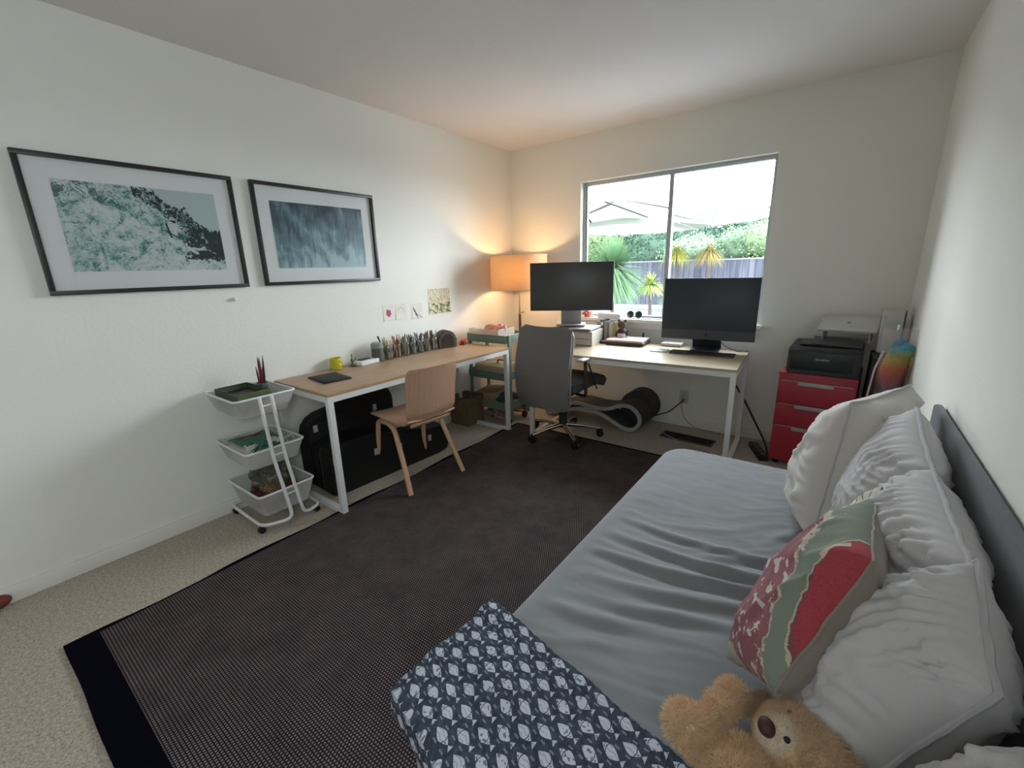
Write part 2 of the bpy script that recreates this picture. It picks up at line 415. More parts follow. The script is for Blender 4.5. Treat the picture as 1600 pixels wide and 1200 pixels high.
fr.tube(fillet([(.418,-2.775,.745),(.442,-2.765,.4),(.478,-2.735,.055),(.42,-2.875,.055),(.03,-2.872,.055),(.03,-2.6,.055)],.05,6),.0095,10)
fr.tube(fillet([(.418,-2.715,.745),(.442,-2.705,.4),(.478,-2.675,.055),(.45,-2.565,.055),(.03,-2.548,.055),(.03,-2.6,.055)],.045,6),.0095,10)
fr.tube([(.421,-2.775,.70),(.421,-2.715,.70)],.005).tube([(.463,-2.748,.2),(.463,-2.688,.2)],.005).tube([(.440,-2.767,.43),(.440,-2.707,.43)],.005)
fr.build('frame',M_WHITE,t)
for x,y in ((.385,-2.868),(.045,-2.86),(.42,-2.575),(.045,-2.562)):
    MB().cyl((x,y,.05),(x,y,.035),.008).cyl((x-.012,y,.018),(x+.012,y,.018),.0175).build('castor',M_BLACKP,t)
# things in the trolley
t=thing('pencil_case','open dark green organiser box with a mesh lid in the top trolley basket','box',(.205,-2.765,.645),math.radians(4))
MB().sbox((-.12,-.085,.03),(.12,-.081,.115)).sbox((-.12,.081,.03),(.12,.085,.115)).sbox((-.12,-.081,.03),(-.116,.081,.115)).sbox((.116,-.081,.03),(.12,.081,.115)).sbox((-.116,-.081,.03),(.116,.081,.034)).build('tray',plain('moss_green_plastic',(78,88,58),.55),t,smooth=False)
MB().sbox((-.12,-.085,.1152),(-.112,.085,.121)).sbox((-.12,-.085,.1152),(.03,-.077,.121)).sbox((-.12,.077,.1152),(.03,.085,.121)).sbox((-.115,-.08,.085),(.02,.08,.09)).build('lid',M_DKGREY,t,smooth=False)
for i,(dx,dy,c,r) in enumerate(((.02,-.03,(90,50,45),.012),(.045,.02,(60,60,64),.014),(.06,-.05,(150,140,120),.012),(.03,.055,(110,86,80),.012))):
    tag(MB().cyl((-r*2,0,0),(r*2,0,0),r*.7).build('ink_bottle',plain('bottle_%d'%i,c,.4),loc=(.20+dx,-2.765+dy,.688)),['small dark red bottle in the green box','small charcoal bottle in the green box','small cream bottle in the green box','small brownish pink bottle in the green box'][i],'bottle',None)
t=thing('marker_cup','clear tumbler holding dark red handled brushes in the top trolley basket','cup',(.13,-2.630,.6475))
MB().lathe([(.024,0),(.030,.11),(.028,.11),(.022,.004)],n=24,caps=False).lathe([(.023,0.0),(.023,.003)],n=24).build('tumbler',plain('smoky_plastic',(96,100,90),.3),t)
for i,(a,b,l,c) in enumerate(((-.3,.1,.235,(60,20,30)),(.02,.05,.25,(110,28,44)),(.12,-.05,.255,(120,26,46)),(.22,.14,.26,(40,20,28)),(.05,-.2,.2,(96,40,70)),(-.1,.2,.19,(130,34,50)))):
    d=Vector((a*.35,b*.35,1)).normalized(); p=Vector((a*.03,b*.03,.008))
    o=MB().tube([p,p+d*l*.55,p+d*l*.8,p+d*l],[.004,.006,.005,.0012],8).build('paintbrush',plain('brush_%d'%i,c,.35),loc=(.13,-2.630,.6475))
    tag(o,['shortest left dark brush in the tumbler','crimson brush in the middle of the tumbler','second crimson brush beside the tallest dark brush','tallest blackish brush on the right of the tumbler','purplish brush low in the tumbler','bright red short brush in the tumbler'][i],'brush')
o=MB().box((0,0,.01),(.2,.14,.018),(0,0,.2),.003).build('notebook',plain('pink_cover',(196,128,130),.7),loc=(.25,-2.72,.6495)); tag(o,'pink notebook pad lying under the green box in the top basket','notebook')
# middle: pads and a teal/red folder
t=thing('paper_stack','stack of white papers in the middle trolley basket','paper',(.20,-2.735,.3635),.1)
b=MB()
for i in range(7): b.box((random.uniform(-.006,.006),random.uniform(-.006,.006),.007+i*.0105),(.25,.20,.009),(0,0,random.uniform(-.06,.06)))
b.build('sheets',M_PAPER,t,smooth=False)
def blotch(name,cols,scale=6):
    m=Mat(name,rough=.7); n=m.noise(m.coord(),scale,3,.6,1.0); st=[(.0,lin(cols[0]))]+[(.38+.25*i/(len(cols)-1),lin(c)) for i,c in enumerate(cols) if i]
    m.color(m.ramp(n,st,True)); return m.m
o=MB().grid(lambda u,v:(-.15+.29*u,-.10+.19*v,.012*math.sin(u*3)+.004*math.sin(v*7)),14,10); solid(o.b,.004)
o=o.build('felt_sheet',blotch('teal_red_felt',[(64,128,110),(64,128,110),(120,34,40),(150,60,60)],5),loc=(.21,-2.735,.453)); tag(o,'teal and dark red craft sheet on top of the middle trolley basket','craft sheet')
o=MB().grid(lambda u,v:(.05+.06*u+.01*math.sin(v*9),-.12+.24*v,.02*math.sin(v*11+u*5)),10,18); solid(o.b,.003)
o=o.build('fabric_scrap',blotch('teal_white',[(190,196,188),(60,80,76),(70,130,116)],14),loc=(.25,-2.73,.468)); tag(o,'teal and white patterned scrap at the front of the middle basket','fabric')
# bottom: brown bags
def lump(name,label,cat,loc,r,mat,amp=.25,fr=9,sub=4,group=None,flat=0):
    b=MB().sph((0,0,0),1,sub)
    for v in b.b.verts:
        n=v.co.normalized(); k=1+amp*fbm(n.x*fr*.25+loc[0]*9,n.y*fr*.25,n.z*fr*.25,4)
        v.co=Vector((n.x*r[0]*k,n.y*r[1]*k,max(-r[2]*.8,n.z*r[2]*k)+r[2]*.8))
    return tag(b.build(name,mat,loc=loc,angle=80),label,cat,group)
lump('craft_bag','crumpled clear bag with pale yarn in the bottom basket','bag',(.19,-2.70,.106),(.10,.09,.13),blotch('yarn_bag',[(70,74,64),(120,112,90),(160,150,116)],22),.5)
lump('craft_bag','dark red bag lying in the bottom trolley basket','bag',(.29,-2.78,.106),(.13,.075,.045),blotch('red_bag',[(70,26,20),(94,38,28),(60,30,26)],18),.3)
lump('craft_bag','tan bead bag on top of the dark red bag','bag',(.30,-2.74,.172),(.085,.055,.026),blotch('tan_beads',[(92,70,48),(128,104,76),(150,126,96)],40),.3)
lump('craft_bag','reddish bag at the far end of the bottom basket','bag',(.33,-2.645,.106),(.09,.035,.05),blotch('red_bag2',[(90,44,38),(60,30,26),(110,60,50)],18),.3)
# ------------------------------------------------------------ things on the left desk
DZ=.7255
t=thing('tablet','black tablet in a folio case flat on the near end of the oak desk','tablet',(.27,-2.295,DZ),math.radians(-7))
MB().box((0,0,.0045),(.235,.175,.007),(0,0,0),.003).build('case',plain('folio',(34,31,30),.6),t)
MB().box((0.004,0,.0095),(.215,.166,.003),(0,0,0),.001).build('screen',plain('tablet_glass',(36,36,38),.55,spec=.2),t)
t=thing('mug','yellow cup at the back edge of the oak desk','cup',(.055,-2.115,DZ))
MB().lathe([(.033,0),(.038,.004),(.04,.075),(.037,.076),(.035,.008)],n=28,caps=False).lathe([(.033,0.0),(.033,.006)],n=28).build('body',plain('yellow_glaze',(206,196,60),.45),t)
MB().tube([(.036,.01,.055),(.056,.012,.05),(.06,.012,.035),(.052,.012,.02),(.036,.01,.018)],.004,8).build('handle',plain('yellow_glaze',(206,196,60)),t)
t=thing('figurine','tiny dark metal figure between the yellow cup and the white box','figurine',(.075,-2.005,DZ))
MB().lathe([(.018,0),(.016,.008),(.005,.012),(.004,.03),(.011,.04),(.006,.052)],n=16).build('stand',plain('pewter',(92,90,88),.4,.5),t)
MB().tube([(0,0,.05),(-.002,.004,.075),(0,0,.085)],.0025).tube([(0,0,.03),(.002,.02,.036),(0,.032,.05)],.003).build('rod',plain('pewter',(92,90,88)),t)
t=thing('glasses_case','flat white box on the oak desk in front of the jars','box',(.085,-1.905,DZ),math.radians(8))
MB().box((0,0,.015),(.11,.165,.03),(0,0,0),.006).build('box',M_WHITE,t)
MB().box((-.01,0,.0315),(.05,.10,.003),(0,0,0),.001).build('black_pad',M_BLACKP,t)
JARS=[(.090,-1.800,.042,.135,'grey green lidded canister, leftmost container of the pencil row'),
(.100,-1.708,.036,.10,'first glass jar right of the canister, filled with pale wooden pencils'),
(.092,-1.630,.036,.10,'second glass jar of pencils, with orange and tan ones'),
(.100,-1.552,.036,.10,'third glass jar of pencils, with white tips'),
(.094,-1.478,.036,.10,'fourth jar, dark green with grey green pencils'),
(.100,-1.404,.036,.10,'fifth jar, bluish with grey pencils'),
(.095,-1.330,.036,.10,'sixth jar, holding reddish brown pencils'),
(.100,-1.257,.036,.10,'last glass jar of pink brown pencils beside the round speaker')]
JC=[None,[(168,142,110),(150,132,104),(196,178,150),(120,96,80)],[(190,120,60),(150,110,70),(110,70,50),(170,90,120)],[(110,92,80),(170,150,130),(80,80,84),(150,130,112)],[(66,84,76),(88,98,92),(120,112,100),(70,76,80)],[(100,108,124),(80,84,92),(130,120,116),(94,92,100)],[(116,74,66),(140,100,86),(88,62,60),(160,128,110)],[(136,104,92),(150,122,110),(104,82,76),(176,150,130)]]
M_JAR=plain('jar_glass',(120,124,116),.12); 
def jar_glass():
    m=bpy.data.materials.new('clear_jar'); m.use_nodes=True; nt=m.node_tree; nt.nodes.clear()
    o=nt.nodes.new('ShaderNodeOutputMaterial'); mx=nt.nodes.new('ShaderNodeMixShader'); t_=nt.nodes.new('ShaderNodeBsdfTransparent'); t_.inputs[0].default_value=(.86,.89,.87,1)
    g=nt.nodes.new('ShaderNodeBsdfGlossy'); g.inputs['Roughness'].default_value=.05; mx.inputs[0].default_value=.12
    nt.links.new(t_.outputs[0],mx.inputs[1]); nt.links.new(g.outputs[0],mx.inputs[2]); nt.links.new(mx.outputs[0],o.inputs[0]); return m
M_CLEAR=jar_glass()
CN=[None,['light tan','olive brown','pale beige','dark brown'],['orange','mid brown','reddish brown','mauve'],['grey brown','light beige','charcoal','taupe'],['dark green','grey green','khaki','slate green'],['blue grey','dark slate','warm grey','light grey'],['brick red','terracotta','dark maroon','sand'],['dusty pink','light rose','plum brown','cream']]
NTH=['first','second','third','fourth','fifth','sixth','last']
for i,(x,y,r,h,lab) in enumerate(JARS):
    t=thing('canister' if i==0 else 'pencil_jar',lab,'jar',(x,y,DZ),0,None if i==0 else 'pencil jars on the oak desk')
    if i==0:
        MB().lathe([(r,0),(r,h*.72)],n=28).build('body',plain('canister_grey',(82,88,82),.35),t); MB().lathe([(r+.002,h*.72),(r+.002,h*.93),(r-.006,h)],n=28).build('lid',plain('canister_lid',(136,146,136),.4),t)
        o=MB().tube([(0,0,0),(-.012,-.03,.10),(-.018,-.045,.15)],[.003,.004,.007],8).build('paintbrush',M_BLACKP,loc=(x+.025,y+.055,DZ+.03)); tag(o,'black brush leaning left behind the first pencil jar','brush')
        continue
    MB().lathe([(r*.92,0),(r,.008),(r,h*.9),(r*.93,h),(r*.9,h),(r*.94,h*.88),(r*.94,.01)],n=24,caps=False).lathe([(r*.9,0),(r*.9,.004)],n=24).build('jar',M_CLEAR,t)
    for j in range(11):
        a=random.uniform(0,2*PI); q=random.uniform(.2,.75)*r; a2=a+random.uniform(-.9,.9)+PI*(random.random()<.4); q2=random.uniform(.4,1.0)*r; L=random.uniform(.13,.172)
        p0=Vector((q*math.cos(a),q*math.sin(a),.006)); p1=Vector((q2*math.cos(a2)*1.15,q2*math.sin(a2)*1.15,L))
        c=JC[i][j%4]; 
        o=MB().cyl(p0,p0+(p1-p0)*.93,.0042,n=6).cyl(p0+(p1-p0)*.93,p1,.0042,.0006,n=6).build('pencil',plain('pencil_%d_%d'%(i,j%4),c,.5),loc=(x,y,DZ))
        cn=CN[i][j%4]; tag(o,'%s pencil standing in the %s glass jar of the pencil row'%(cn,NTH[i-1]),'pencil','%s pencils in the %s jar'%(cn,NTH[i-1]))
t=thing('speaker','dark domed speaker standing on the oak desk right of the pencil jars','speaker',(.115,-1.135,DZ),math.radians(-20))
MB().prism([(-.082,0)]+arc((0,.062),.082,PI,0,18)+[(.082,0)],'x',-.05,.05,.010).build('body',plain('brown_black_cloth',(74,66,60),.6,bump=.3,bs=300),t)
MB().prism([(-.052,.018)]+arc((0,.062),.052,PI,0,14)+[(.052,.018)],'x',.0505,.054,.001).build('front_panel',plain('smoked_panel',(58,52,50),.25),t)
o=MB().box((0,0,.055),(.006,.07,.11),(0,.1,0)).build('card',M_PAPER,loc=(.05,-1.02,DZ+.002)); tag(o,'white card leaning upright behind the domed speaker','card')
t=thing('stapler','small red stapler at the far end of the oak desk','stapler',(.14,-.945,DZ),.5)
MB().box((0,0,.006),(.045,.11,.01),(0,0,0),.003).build('base',plain('stapler_base',(120,60,56),.4),t); MB().box((0,-.01,.03),(.035,.085,.026),(.12,0,0),.01,3).build('head',plain('stapler_red',(186,60,58),.4),t)
# ------------------------------------------------------------ instrument cases
M_CASE=plain('black_case_shell',(17,15,14),.55,bump=.15,bs=120)
def case(label,loc,L,Hh,D,rz,outline,tilt=0):
    t=thing('instrument_case',label,'case',loc,rz)
    def sc(pts): return [(u*L,v*Hh) for u,v in pts]
    MB().prism(sc(outline),'x',0,D*.48,.012).build('shell_back',M_CASE,t)
    MB().prism(sc(outline),'x',D*.52,D,.012).build('lid',M_CASE,t)
    MB().prism([(a*.995+L*.0025,b*.99+.0005) for a,b in sc(outline)],'x',D*.48,D*.52).build('trim',plain('case_piping',(60,58,56),.4),t)
    return t
def smooth_out(pts,n=5):
    out=fillet([(a,b,0) for a,b in pts],.09,n,True); return [(p.x,p.y) for p in out]
violin=smooth_out([(0,.03),(0,.62),(.06,.80),(.42,.86),(.52,1.0),(.9,1.0),(1,.85),(1,.1),(.93,0),(.06,0)])
guitar=smooth_out([(0,.05),(0,.9),(.08,1.0),(.36,1.0),(.46,.86),(.56,.88),(.8,.66),(1,.62),(1,.08),(.93,0),(.05,0)])
tA=case('tall black instrument case standing against the wall under the oak desk',(.035,-2.43,.001),.66,.575,.13,0,violin)
tB=case('long black instrument case on the carpet behind the wooden chair',(.175,-2.43,.001),.97,.335,.20,math.radians(-3),guitar)
for tt,D,spots in ((tA,.13,((.05,.40),(.5,.42))),(tB,.20,((.045,.24),(.33,.20),(.52,.17),(.78,.15)))):
    for y,z in spots:
        MB().box((D+.003,y,z),(.006,.028,.045),(0,0,0),.002).tube([(D+.008,y-.01,z-.02),(D+.012,y-.01,z),(D+.008,y-.01,z+.02)],.0025).build('latch',plain('latch_nickel',(186,186,184),.35,.2),tt)
MB().tube(fillet([(.203,.42,.30),(.23,.42,.31),(.23,.54,.31),(.203,.54,.30)],.02),.008).build('handle',M_BLACKP,tB)
# ------------------------------------------------------------ wooden chair
def ply(name,rgb):
    m=Mat(name,rough=.4,spec=.4); k=m.coord('Object',(2,30,2)); n=m.noise(k,2.5,4,.6,.5)
    m.color(m.ramp(n,[(.3,tuple(x*.86 for x in lin(rgb))),(.7,lin(rgb))])); return m.m
M_PLY=ply('beech_plywood',(196,156,130)); M_BEECH=ply('beech_leg',(208,170,134))
t=thing('chair','pale wooden shell chair drawn up to the oak desk','chair',(.575,-1.915,.0),math.radians(-5))
prof=[(-.225,.445),(-.20,.452),(-.12,.448),(0,.436),(.09,.432),(.15,.44),(.19,.468),(.205,.51),(.212,.58),(.222,.66),(.236,.74),(.25,.80)]
def shell(j0,j1,w0,w1,name,cup=.012):
    pr_=prof[j0:j1]; b=MB(); N=len(pr_)-1; NV=24
    def P(u,v):
        f=u*N; i=min(int(f),N-1); q=f-i; x=pr_[i][0]*(1-q)+pr_[i+1][0]*q; z=pr_[i][1]*(1-q)+pr_[i+1][1]*q
        s=v*2-1; e=abs(u*2-1)
        w=(w0*(1-u)+w1*u)
        if name=='seat': w*=min(1,.80+.2*math.sqrt(max(0,1-max(0,(.18-u)/.18)**2)))
        else:
            k=max(0,(u-.80)/.20); w*= .86+.14*math.sqrt(max(0,1-k*k)); k=max(0,(.25-u)/.25); w*=.86+.14*math.sqrt(max(0,1-k*k))
        return (x-(cup*s*s if name=='backrest' else 0),s*w/2,z+(cup*s*s*.9 if name=='seat' else 0))
    b.grid(P,N*4,NV); solid(b.b,.011)
    return b.build(name,M_PLY,t)
shell(0,7,.40,.37,'seat'); shell(6,12,.37,.385,'backrest',.022)
for s in (-1,1):
    y=s*.178
    b=MB().tube(fillet([(-.205,y*1.16,0.008),(-.178,y*1.05,.2),(-.15,y,.418),(-.03,y,.418),(.03,y,.39),(.12,y*1.1,.2),(.205,y*1.22,0.008)],.045,6),.0165,12)
    b.build('leg_frame',M_BEECH,t)
MB().box((.0,0,.405),(.03,.34,.032),(0,0,0),.005).box((.17,0,.432),(.018,.30,.02),(0,.6,0),.004).build('cross_rail',M_BEECH,t)
# ------------------------------------------------------------ wicker basket
def wicker():
    m=Mat('wicker',rough=.8); k=m.coord(); x,y,z=m.xyz(k)
    row=(z*55).floor(); f=((x+y)*42+row*.5).frac(); g=(z*55).frac()
    w=(f-.5).abs()+(g-.5).abs()*1.1; n=m.noise(k,30,3)
    m.color(m.ramp(w+(n-.5)*.4,[(.25,lin((150,124,92))),(.75,lin((74,56,42)))])); m.bump(w*-1,.9,.008); return m.m
t=thing('wicker_basket','square brown wicker basket on the carpet under the desk beside the chair','basket',(.13,-.925,0.001))
b=MB(); zz=.25
for a,c in (((-.105,-.115,0),(-.093,.105,zz)),((.093,-.115,0),(.105,.105,zz)),((-.093,-.115,0),(.093,-.103,zz)),((-.093,.093,0),(.093,.105,zz)),((-.093,-.103,0),(.093,.093,.01))): b.sbox(a,c,.003)
wb=b.build('basket_body',wicker(),t)
MB().tube(fillet([(-.1,-.11,zz),(.1,-.11,zz),(.1,.1,zz),(-.1,.1,zz)],.02,3,True),.009,8,True).build('rim',wicker(),t)
# ------------------------------------------------------------ green trolley in the corner
M_TEAL=plain('sage_green_metal',(112,130,118),.45)
t=thing('trolley','sage green three-tier metal trolley at the far end of the oak desk','trolley',(.305,-.675,0))
def tray(z0,z1,name='tray'):
    b=MB(); w,d=.215,.165; s=.004
    for a,c in (((-w,-d,z0),(w,d,z0+s)),((-w,-d,z0+s),(w,-d+s,z1)),((-w,d-s,z0+s),(w,d,z1)),((-w,-d+s,z0+s),(-w+s,d-s,z1)),((w-s,-d+s,z0+s),(w,d-s,z1))): b.sbox(a,c,.0015)
    o=b.build(name,M_TEAL,t); MB().tube(fillet([(-w,-d,z1),(w,-d,z1),(w,d,z1),(-w,d,z1)],.02,3,True),.006,8,True).build('rim',M_TEAL,o)
tray(.735,.80); tray(.41,.475); tray(.14,.205)
for x in (-.224,.224):
    for y in (-.12,.12): MB().sbox((x-.009,y-.015,.06),(x+.009,y+.015,.805),.003).build('post',M_TEAL,t)
for x in (-.2,.2):
    for y in (-.12,.12): MB().cyl((x,y,.07),(x,y,.14),.008).cyl((x-.012,y,.031),(x+.012,y,.031),.03,n=20).build('castor',M_BLACKP,t)
t=thing('storage_tub','clear plastic tub holding pink ribbons on top of the green trolley','tub',(.265,-.70,.7395))
def clearish(name,rgb,f=.35):
    m=bpy.data.materials.new(name); m.use_nodes=True; nt=m.node_tree; nt.nodes.clear()
    o=nt.nodes.new('ShaderNodeOutputMaterial'); mx=nt.nodes.new('ShaderNodeMixShader'); t_=nt.nodes.new('ShaderNodeBsdfTransparent')
    g=nt.nodes.new('ShaderNodeBsdfPrincipled'); g.inputs['Base Color'].default_value=col4(lin(rgb)); g.inputs['Roughness'].default_value=.3; mx.inputs[0].default_value=f
    nt.links.new(t_.outputs[0],mx.inputs[1]); nt.links.new(g.outputs[0],mx.inputs[2]); nt.links.new(mx.outputs[0],o.inputs[0]); return m
M_TUB=clearish('frosted_tub',(214,206,196),.38)
b=MB(); b.grid(lambda u,v:(0,0,0),1,1); b.b.clear()
b.sbox((-.165,-.12,0),(.165,-.118,.105)).sbox((-.165,.118,0),(.165,.12,.105)).sbox((-.165,-.118,0),(-.163,.118,.105)).sbox((.163,-.118,0),(.165,.118,.105)).sbox((-.163,-.118,0),(.163,.118,.002))
b.build('tub',M_TUB,t,smooth=False)
MB().tube(fillet([(-.166,-.121,.105),(.166,-.121,.105),(.166,.121,.105),(-.166,.121,.105)],.02,3,True),.004,8,True).build('rim',M_TUB,t)
for i,(cx,cy,r,tw,lab) in enumerate(((.30,-.72,.07,0,'pink loop of ribbon bulging over the right of the clear tub'),(.37,-.73,.045,1.2,'pale pink round hoop in the clear tub near the trolley corner'),(.25,-.68,.06,2.2,'faint pink strap lying low in the clear tub'))):
    pts=[(r*math.cos(a)*1.3,.5*r*math.sin(a+tw),.075+.05*math.sin(a*1.0+.6)+.012*math.sin(3*a+tw)) for a in [2*PI*k/30 for k in range(30)]]
    o=MB().tube(pts,.011,8,True).build('ribbon',plain('pink_ribbon_%d'%i,[(226,140,140),(228,176,160),(220,170,150)][i],.7),loc=(cx,cy,.7445)); tag(o,lab,'ribbon')
t=thing('lidded_box','cream lidded box in the middle tray of the green trolley','box',(.30,-.68,.4145))
MB().box((0,0,.055),(.34,.25,.11),(0,0,0),.02,3).build('body',plain('cream_canvas',(186,172,142),.8,bump=.3,bs=200),t); MB().tube(fillet([(.02,-.02,.11),(.02,-.02,.145),(.10,-.02,.145),(.10,-.02,.11)],.015),.006).build('handle',plain('bronze_wire',(96,70,44),.4,.6),t)
t=thing('paper_bundle','beige papers and green cloth in the bottom tray of the green trolley','paper',(.27,-.68,.1445))
MB().box((-.03,0,.07),(.26,.23,.12),(.08,-.1,.1),.01).build('papers',plain('kraft',(162,140,108),.8),t)
b=MB().sph((.10,0,.07),(.085,.11,.055),3)
for v in b.b.verts: v.co+=Vector((.0,.0,.012*fbm(v.co.x*30,v.co.y*30,v.co.z*30)))
b.build('cloth',plain('dark_green_cloth',(52,78,66),.9),t)
lump('plastic_bag','crumpled clear plastic bag with pink things on the carpet under the green trolley','bag',(.30,-.66,.0005),(.13,.10,.06),blotch('plastic_pile',[(96,84,74),(140,120,108),(166,120,110),(190,176,160)],24),.45)
# ------------------------------------------------------------ floor lamp
LX,LY=.315,-.335
t=thing('floor_lamp','lit drum-shaded floor lamp with a brown wooden pole in the corner','lamp',(LX,LY,0))
MB().lathe([(.13,0.001),(.13,.012),(.12,.02),(.02,.024),(.014,.04)],n=40).build('base',plain('bronze_base',(78,56,40),.35,.3),t)
MB().lathe([(.013,.04),(.013,.92),(.0125,.93)],n=20).build('pole',plain('walnut_pole',(96,62,42),.45),t)
MB().lathe([(.010,.93),(.006,1.02),(.005,1.20),(.005,1.47)],n=16).build('upper_rod',plain('brass_rod',(170,130,74),.3,.8),t)
MB().cyl((.0,.0,.945),(.014,.03,.945),.004).sph((.018,.035,.95),.008).build('switch',plain('brass_rod',(170,130,74)),t)
def shade_mat():
    m=bpy.data.materials.new('linen_shade'); m.use_nodes=True; nt=m.node_tree; nt.nodes.clear()
    o=nt.nodes.new('ShaderNodeOutputMaterial'); mx=nt.nodes.new('ShaderNodeMixShader'); d=nt.nodes.new('ShaderNodeBsdfDiffuse'); tr=nt.nodes.new('ShaderNodeBsdfTranslucent')
    mx.inputs[0].default_value=.42
    tc=nt.nodes.new('ShaderNodeTexCoord'); mp=nt.nodes.new('ShaderNodeMapping'); mp.inputs['Scale'].default_value=(30,30,260); nz=nt.nodes.new('ShaderNodeTexNoise'); nz.inputs['Scale'].default_value=1.5
    r=nt.nodes.new('ShaderNodeValToRGB'); r.color_ramp.elements[0].color=(.62,.46,.28,1); r.color_ramp.elements[1].color=(.78,.62,.42,1)
    nt.links.new(tc.outputs['Object'],mp.inputs[0]); nt.links.new(mp.outputs[0],nz.inputs[0]); nt.links.new(nz.outputs[0],r.inputs[0])
    for s_ in (d,tr): nt.links.new(r.outputs[0],s_.inputs[0])
    nt.links.new(d.outputs[0],mx.inputs[1]); nt.links.new(tr.outputs[0],mx.inputs[2]); nt.links.new(mx.outputs[0],o.inputs[0]); return m
R=.265; z0,z1=1.165,1.465
b=MB().lathe([(R,z0),(R-.004,z1)],n=64,caps=False); solid(b.b,.0012)
sh=b.build('lamp_shade',shade_mat(),t)
for z in (z0,z1): MB().tube([((R-.001)*math.cos(a),(R-.001)*math.sin(a),z) for a in [2*PI*k/64 for k in range(64)]],.0028,6,True).build('shade_ring',plain('shade_trim',(222,196,150),.6),sh)
b=MB()
for k in range(3):
    a=k*2*PI/3+.5; b.cyl((0,0,z0+.04),((R-.004)*math.cos(a),(R-.004)*math.sin(a),z0+.004),.002,n=6)
b.build('shade_spider',M_STEEL,t)
def glow(name,rgb,st):
    m=bpy.data.materials.new(name); m.use_nodes=True; p=m.node_tree.nodes['Principled BSDF']; p.inputs['Emission Color'].default_value=col4(rgb); p.inputs['Emission Strength'].default_value=st; return m
MB().sph((0,0,1.32),(.03,.03,.038),3).cyl((0,0,1.25),(0,0,1.285),.014).build('bulb',glow('bulb_glow',(1,.62,.28),8),t)
ld=bpy.data.lights.new('lamp_light','POINT'); ld.energy=4.2; ld.color=(1,.63,.32); ld.shadow_soft_size=.035
lo=bpy.data.objects.new('lamp_light',ld); COL.objects.link(lo); lo.location=(LX+.055,LY-.055,1.315)
# ------------------------------------------------------------ office chair
M_FAB=plain('grey_mesh_fabric',(118,114,112),.85,bump=.25,bs=500)
t=thing('office_chair','high-backed grey office chair on a chrome star base, its back to the room','chair',(1.035,-.76,0),math.radians(-2))
cb=MB()
def backP(u,v):
    z=.335+.60*v; s=u*2-1
    w=.218+.012*math.sin(v*PI)
    k=max(0,(v-.86)/.14); w*=.80+.20*math.sqrt(max(0,1-k*k)); k=max(0,(.10-v)/.10); w*=.84+.16*math.sqrt(max(0,1-k*k))
    zz=z+(-.018*s*s if v>.9 else 0)
    y=-.30-.035*math.cos((v-.35)*4.0)+.045*s*s
    return (s*w,y,zz)
cb.grid(backP,28,44); solid(cb.b,-.03)
bb=cb.build('backrest',M_FAB,t,angle=60)
for s in (0,1): MB().tube([Vector(backP(s,v/30))+Vector((.008*s-.004,.012,0)) for v in range(0,31)],.0075,8).build('back_frame',plain('light_grey_frame',(170,170,170),.35,.2),t)
b=MB(); b.grid(lambda u,v:((u*2-1)*.245*(1-.06*(v*2-1)**4),-.24+.50*v,.455+.02*(1-abs(v*2-1)**3)*(1-abs(u*2-1)**3)-.05*max(0,(v-.8)/.2)**2),20,20)
solid(b.b,-.06); b.build('seat',plain('seat_fabric',(92,90,90),.85,bump=.2,bs=500),t,angle=60)
for s in (-1,1):
    b=MB().tube(fillet([(s*.16,-.06,.40),(s*.275,-.12,.41),(s*.270,-.13,.685)],.04,5),.012,10).tube([(s*.27,.06,.43),(s*.27,-.10,.685)],.006,8)
    a=b.build('armrest_support',M_DKGREY,t)
    MB().box((s*.270,-.135,.698),(.06,.17,.02),(0,0,0),.010,3).build('armrest',plain('arm_pad',(170,170,168),.3),t)
MB().box((0,0,.385),(.2,.26,.045),(0,0,0),.01).cyl((0,0,.36),(0,0,.2),.026).cyl((0,0,.24),(0,0,.08),.034).build('column',M_DKGREY,t)
for k in range(5):
    a=math.radians(-112+72*k); e=Vector((.30*math.cos(a),.30*math.sin(a),.068))
    MB().tube([(0,0,.105),e*.5+Vector((0,0,.058)),e],[.022,.017,.013],10).build('base_arm',M_CHROME,t)
    pr2=Vector((-math.sin(a),math.cos(a),0)); b=MB().cyl(e+Vector((0,0,-.0)),e+Vector((0,0,-.03)),.008)
    for s in (-1,1): b.cyl(Vector((e.x,e.y,.031))+pr2*s*.008,Vector((e.x,e.y,.031))+pr2*s*.024,.029)
    b.build('castor',M_BLACKP,t)
# ------------------------------------------------------------ curved cat scratcher lounge
t=thing('scratcher_lounge','light and dark grey wave-shaped cat scratcher on the carpet under the window desk','scratcher',(1.08,-.30,0),math.radians(-2))
outer=[(-.44,.075),(-.30,.135),(-.12,.185),(.05,.175),(.18,.185),(.30,.235),(.40,.235),(.475,.17),(.485,.09),(.43,.022),(.34,.012),(.24,.05),(.10,.105),(-.06,.115),(-.22,.075),(-.34,.03),(-.44,.012)]
def cr(pts,n=6):
    L=len(pts); o=[]
    for i in range(L):
        p=[Vector((*pts[(i+j-1)%L],0)) for j in range(4)]
        for k in range(n):
            q=k/n; o.append(.5*((2*p[1])+(-p[0]+p[2])*q+(2*p[0]-5*p[1]+4*p[2]-p[3])*q*q+(-p[0]+3*p[1]-3*p[2]+p[3])*q**3))
    return [(v.x,v.y) for v in o]
oc=cr(outer)
def inset(pts,d):
    L=len(pts); r=[]
    for i in range(L):
        a,b_,c=Vector(pts[i-1]),Vector(pts[i]),Vector(pts[(i+1)%L]); tn=(c-a).normalized(); nn=Vector((tn.y,-tn.x)); r.append((b_.x+nn.x*d,b_.y+nn.y*d))
    return r
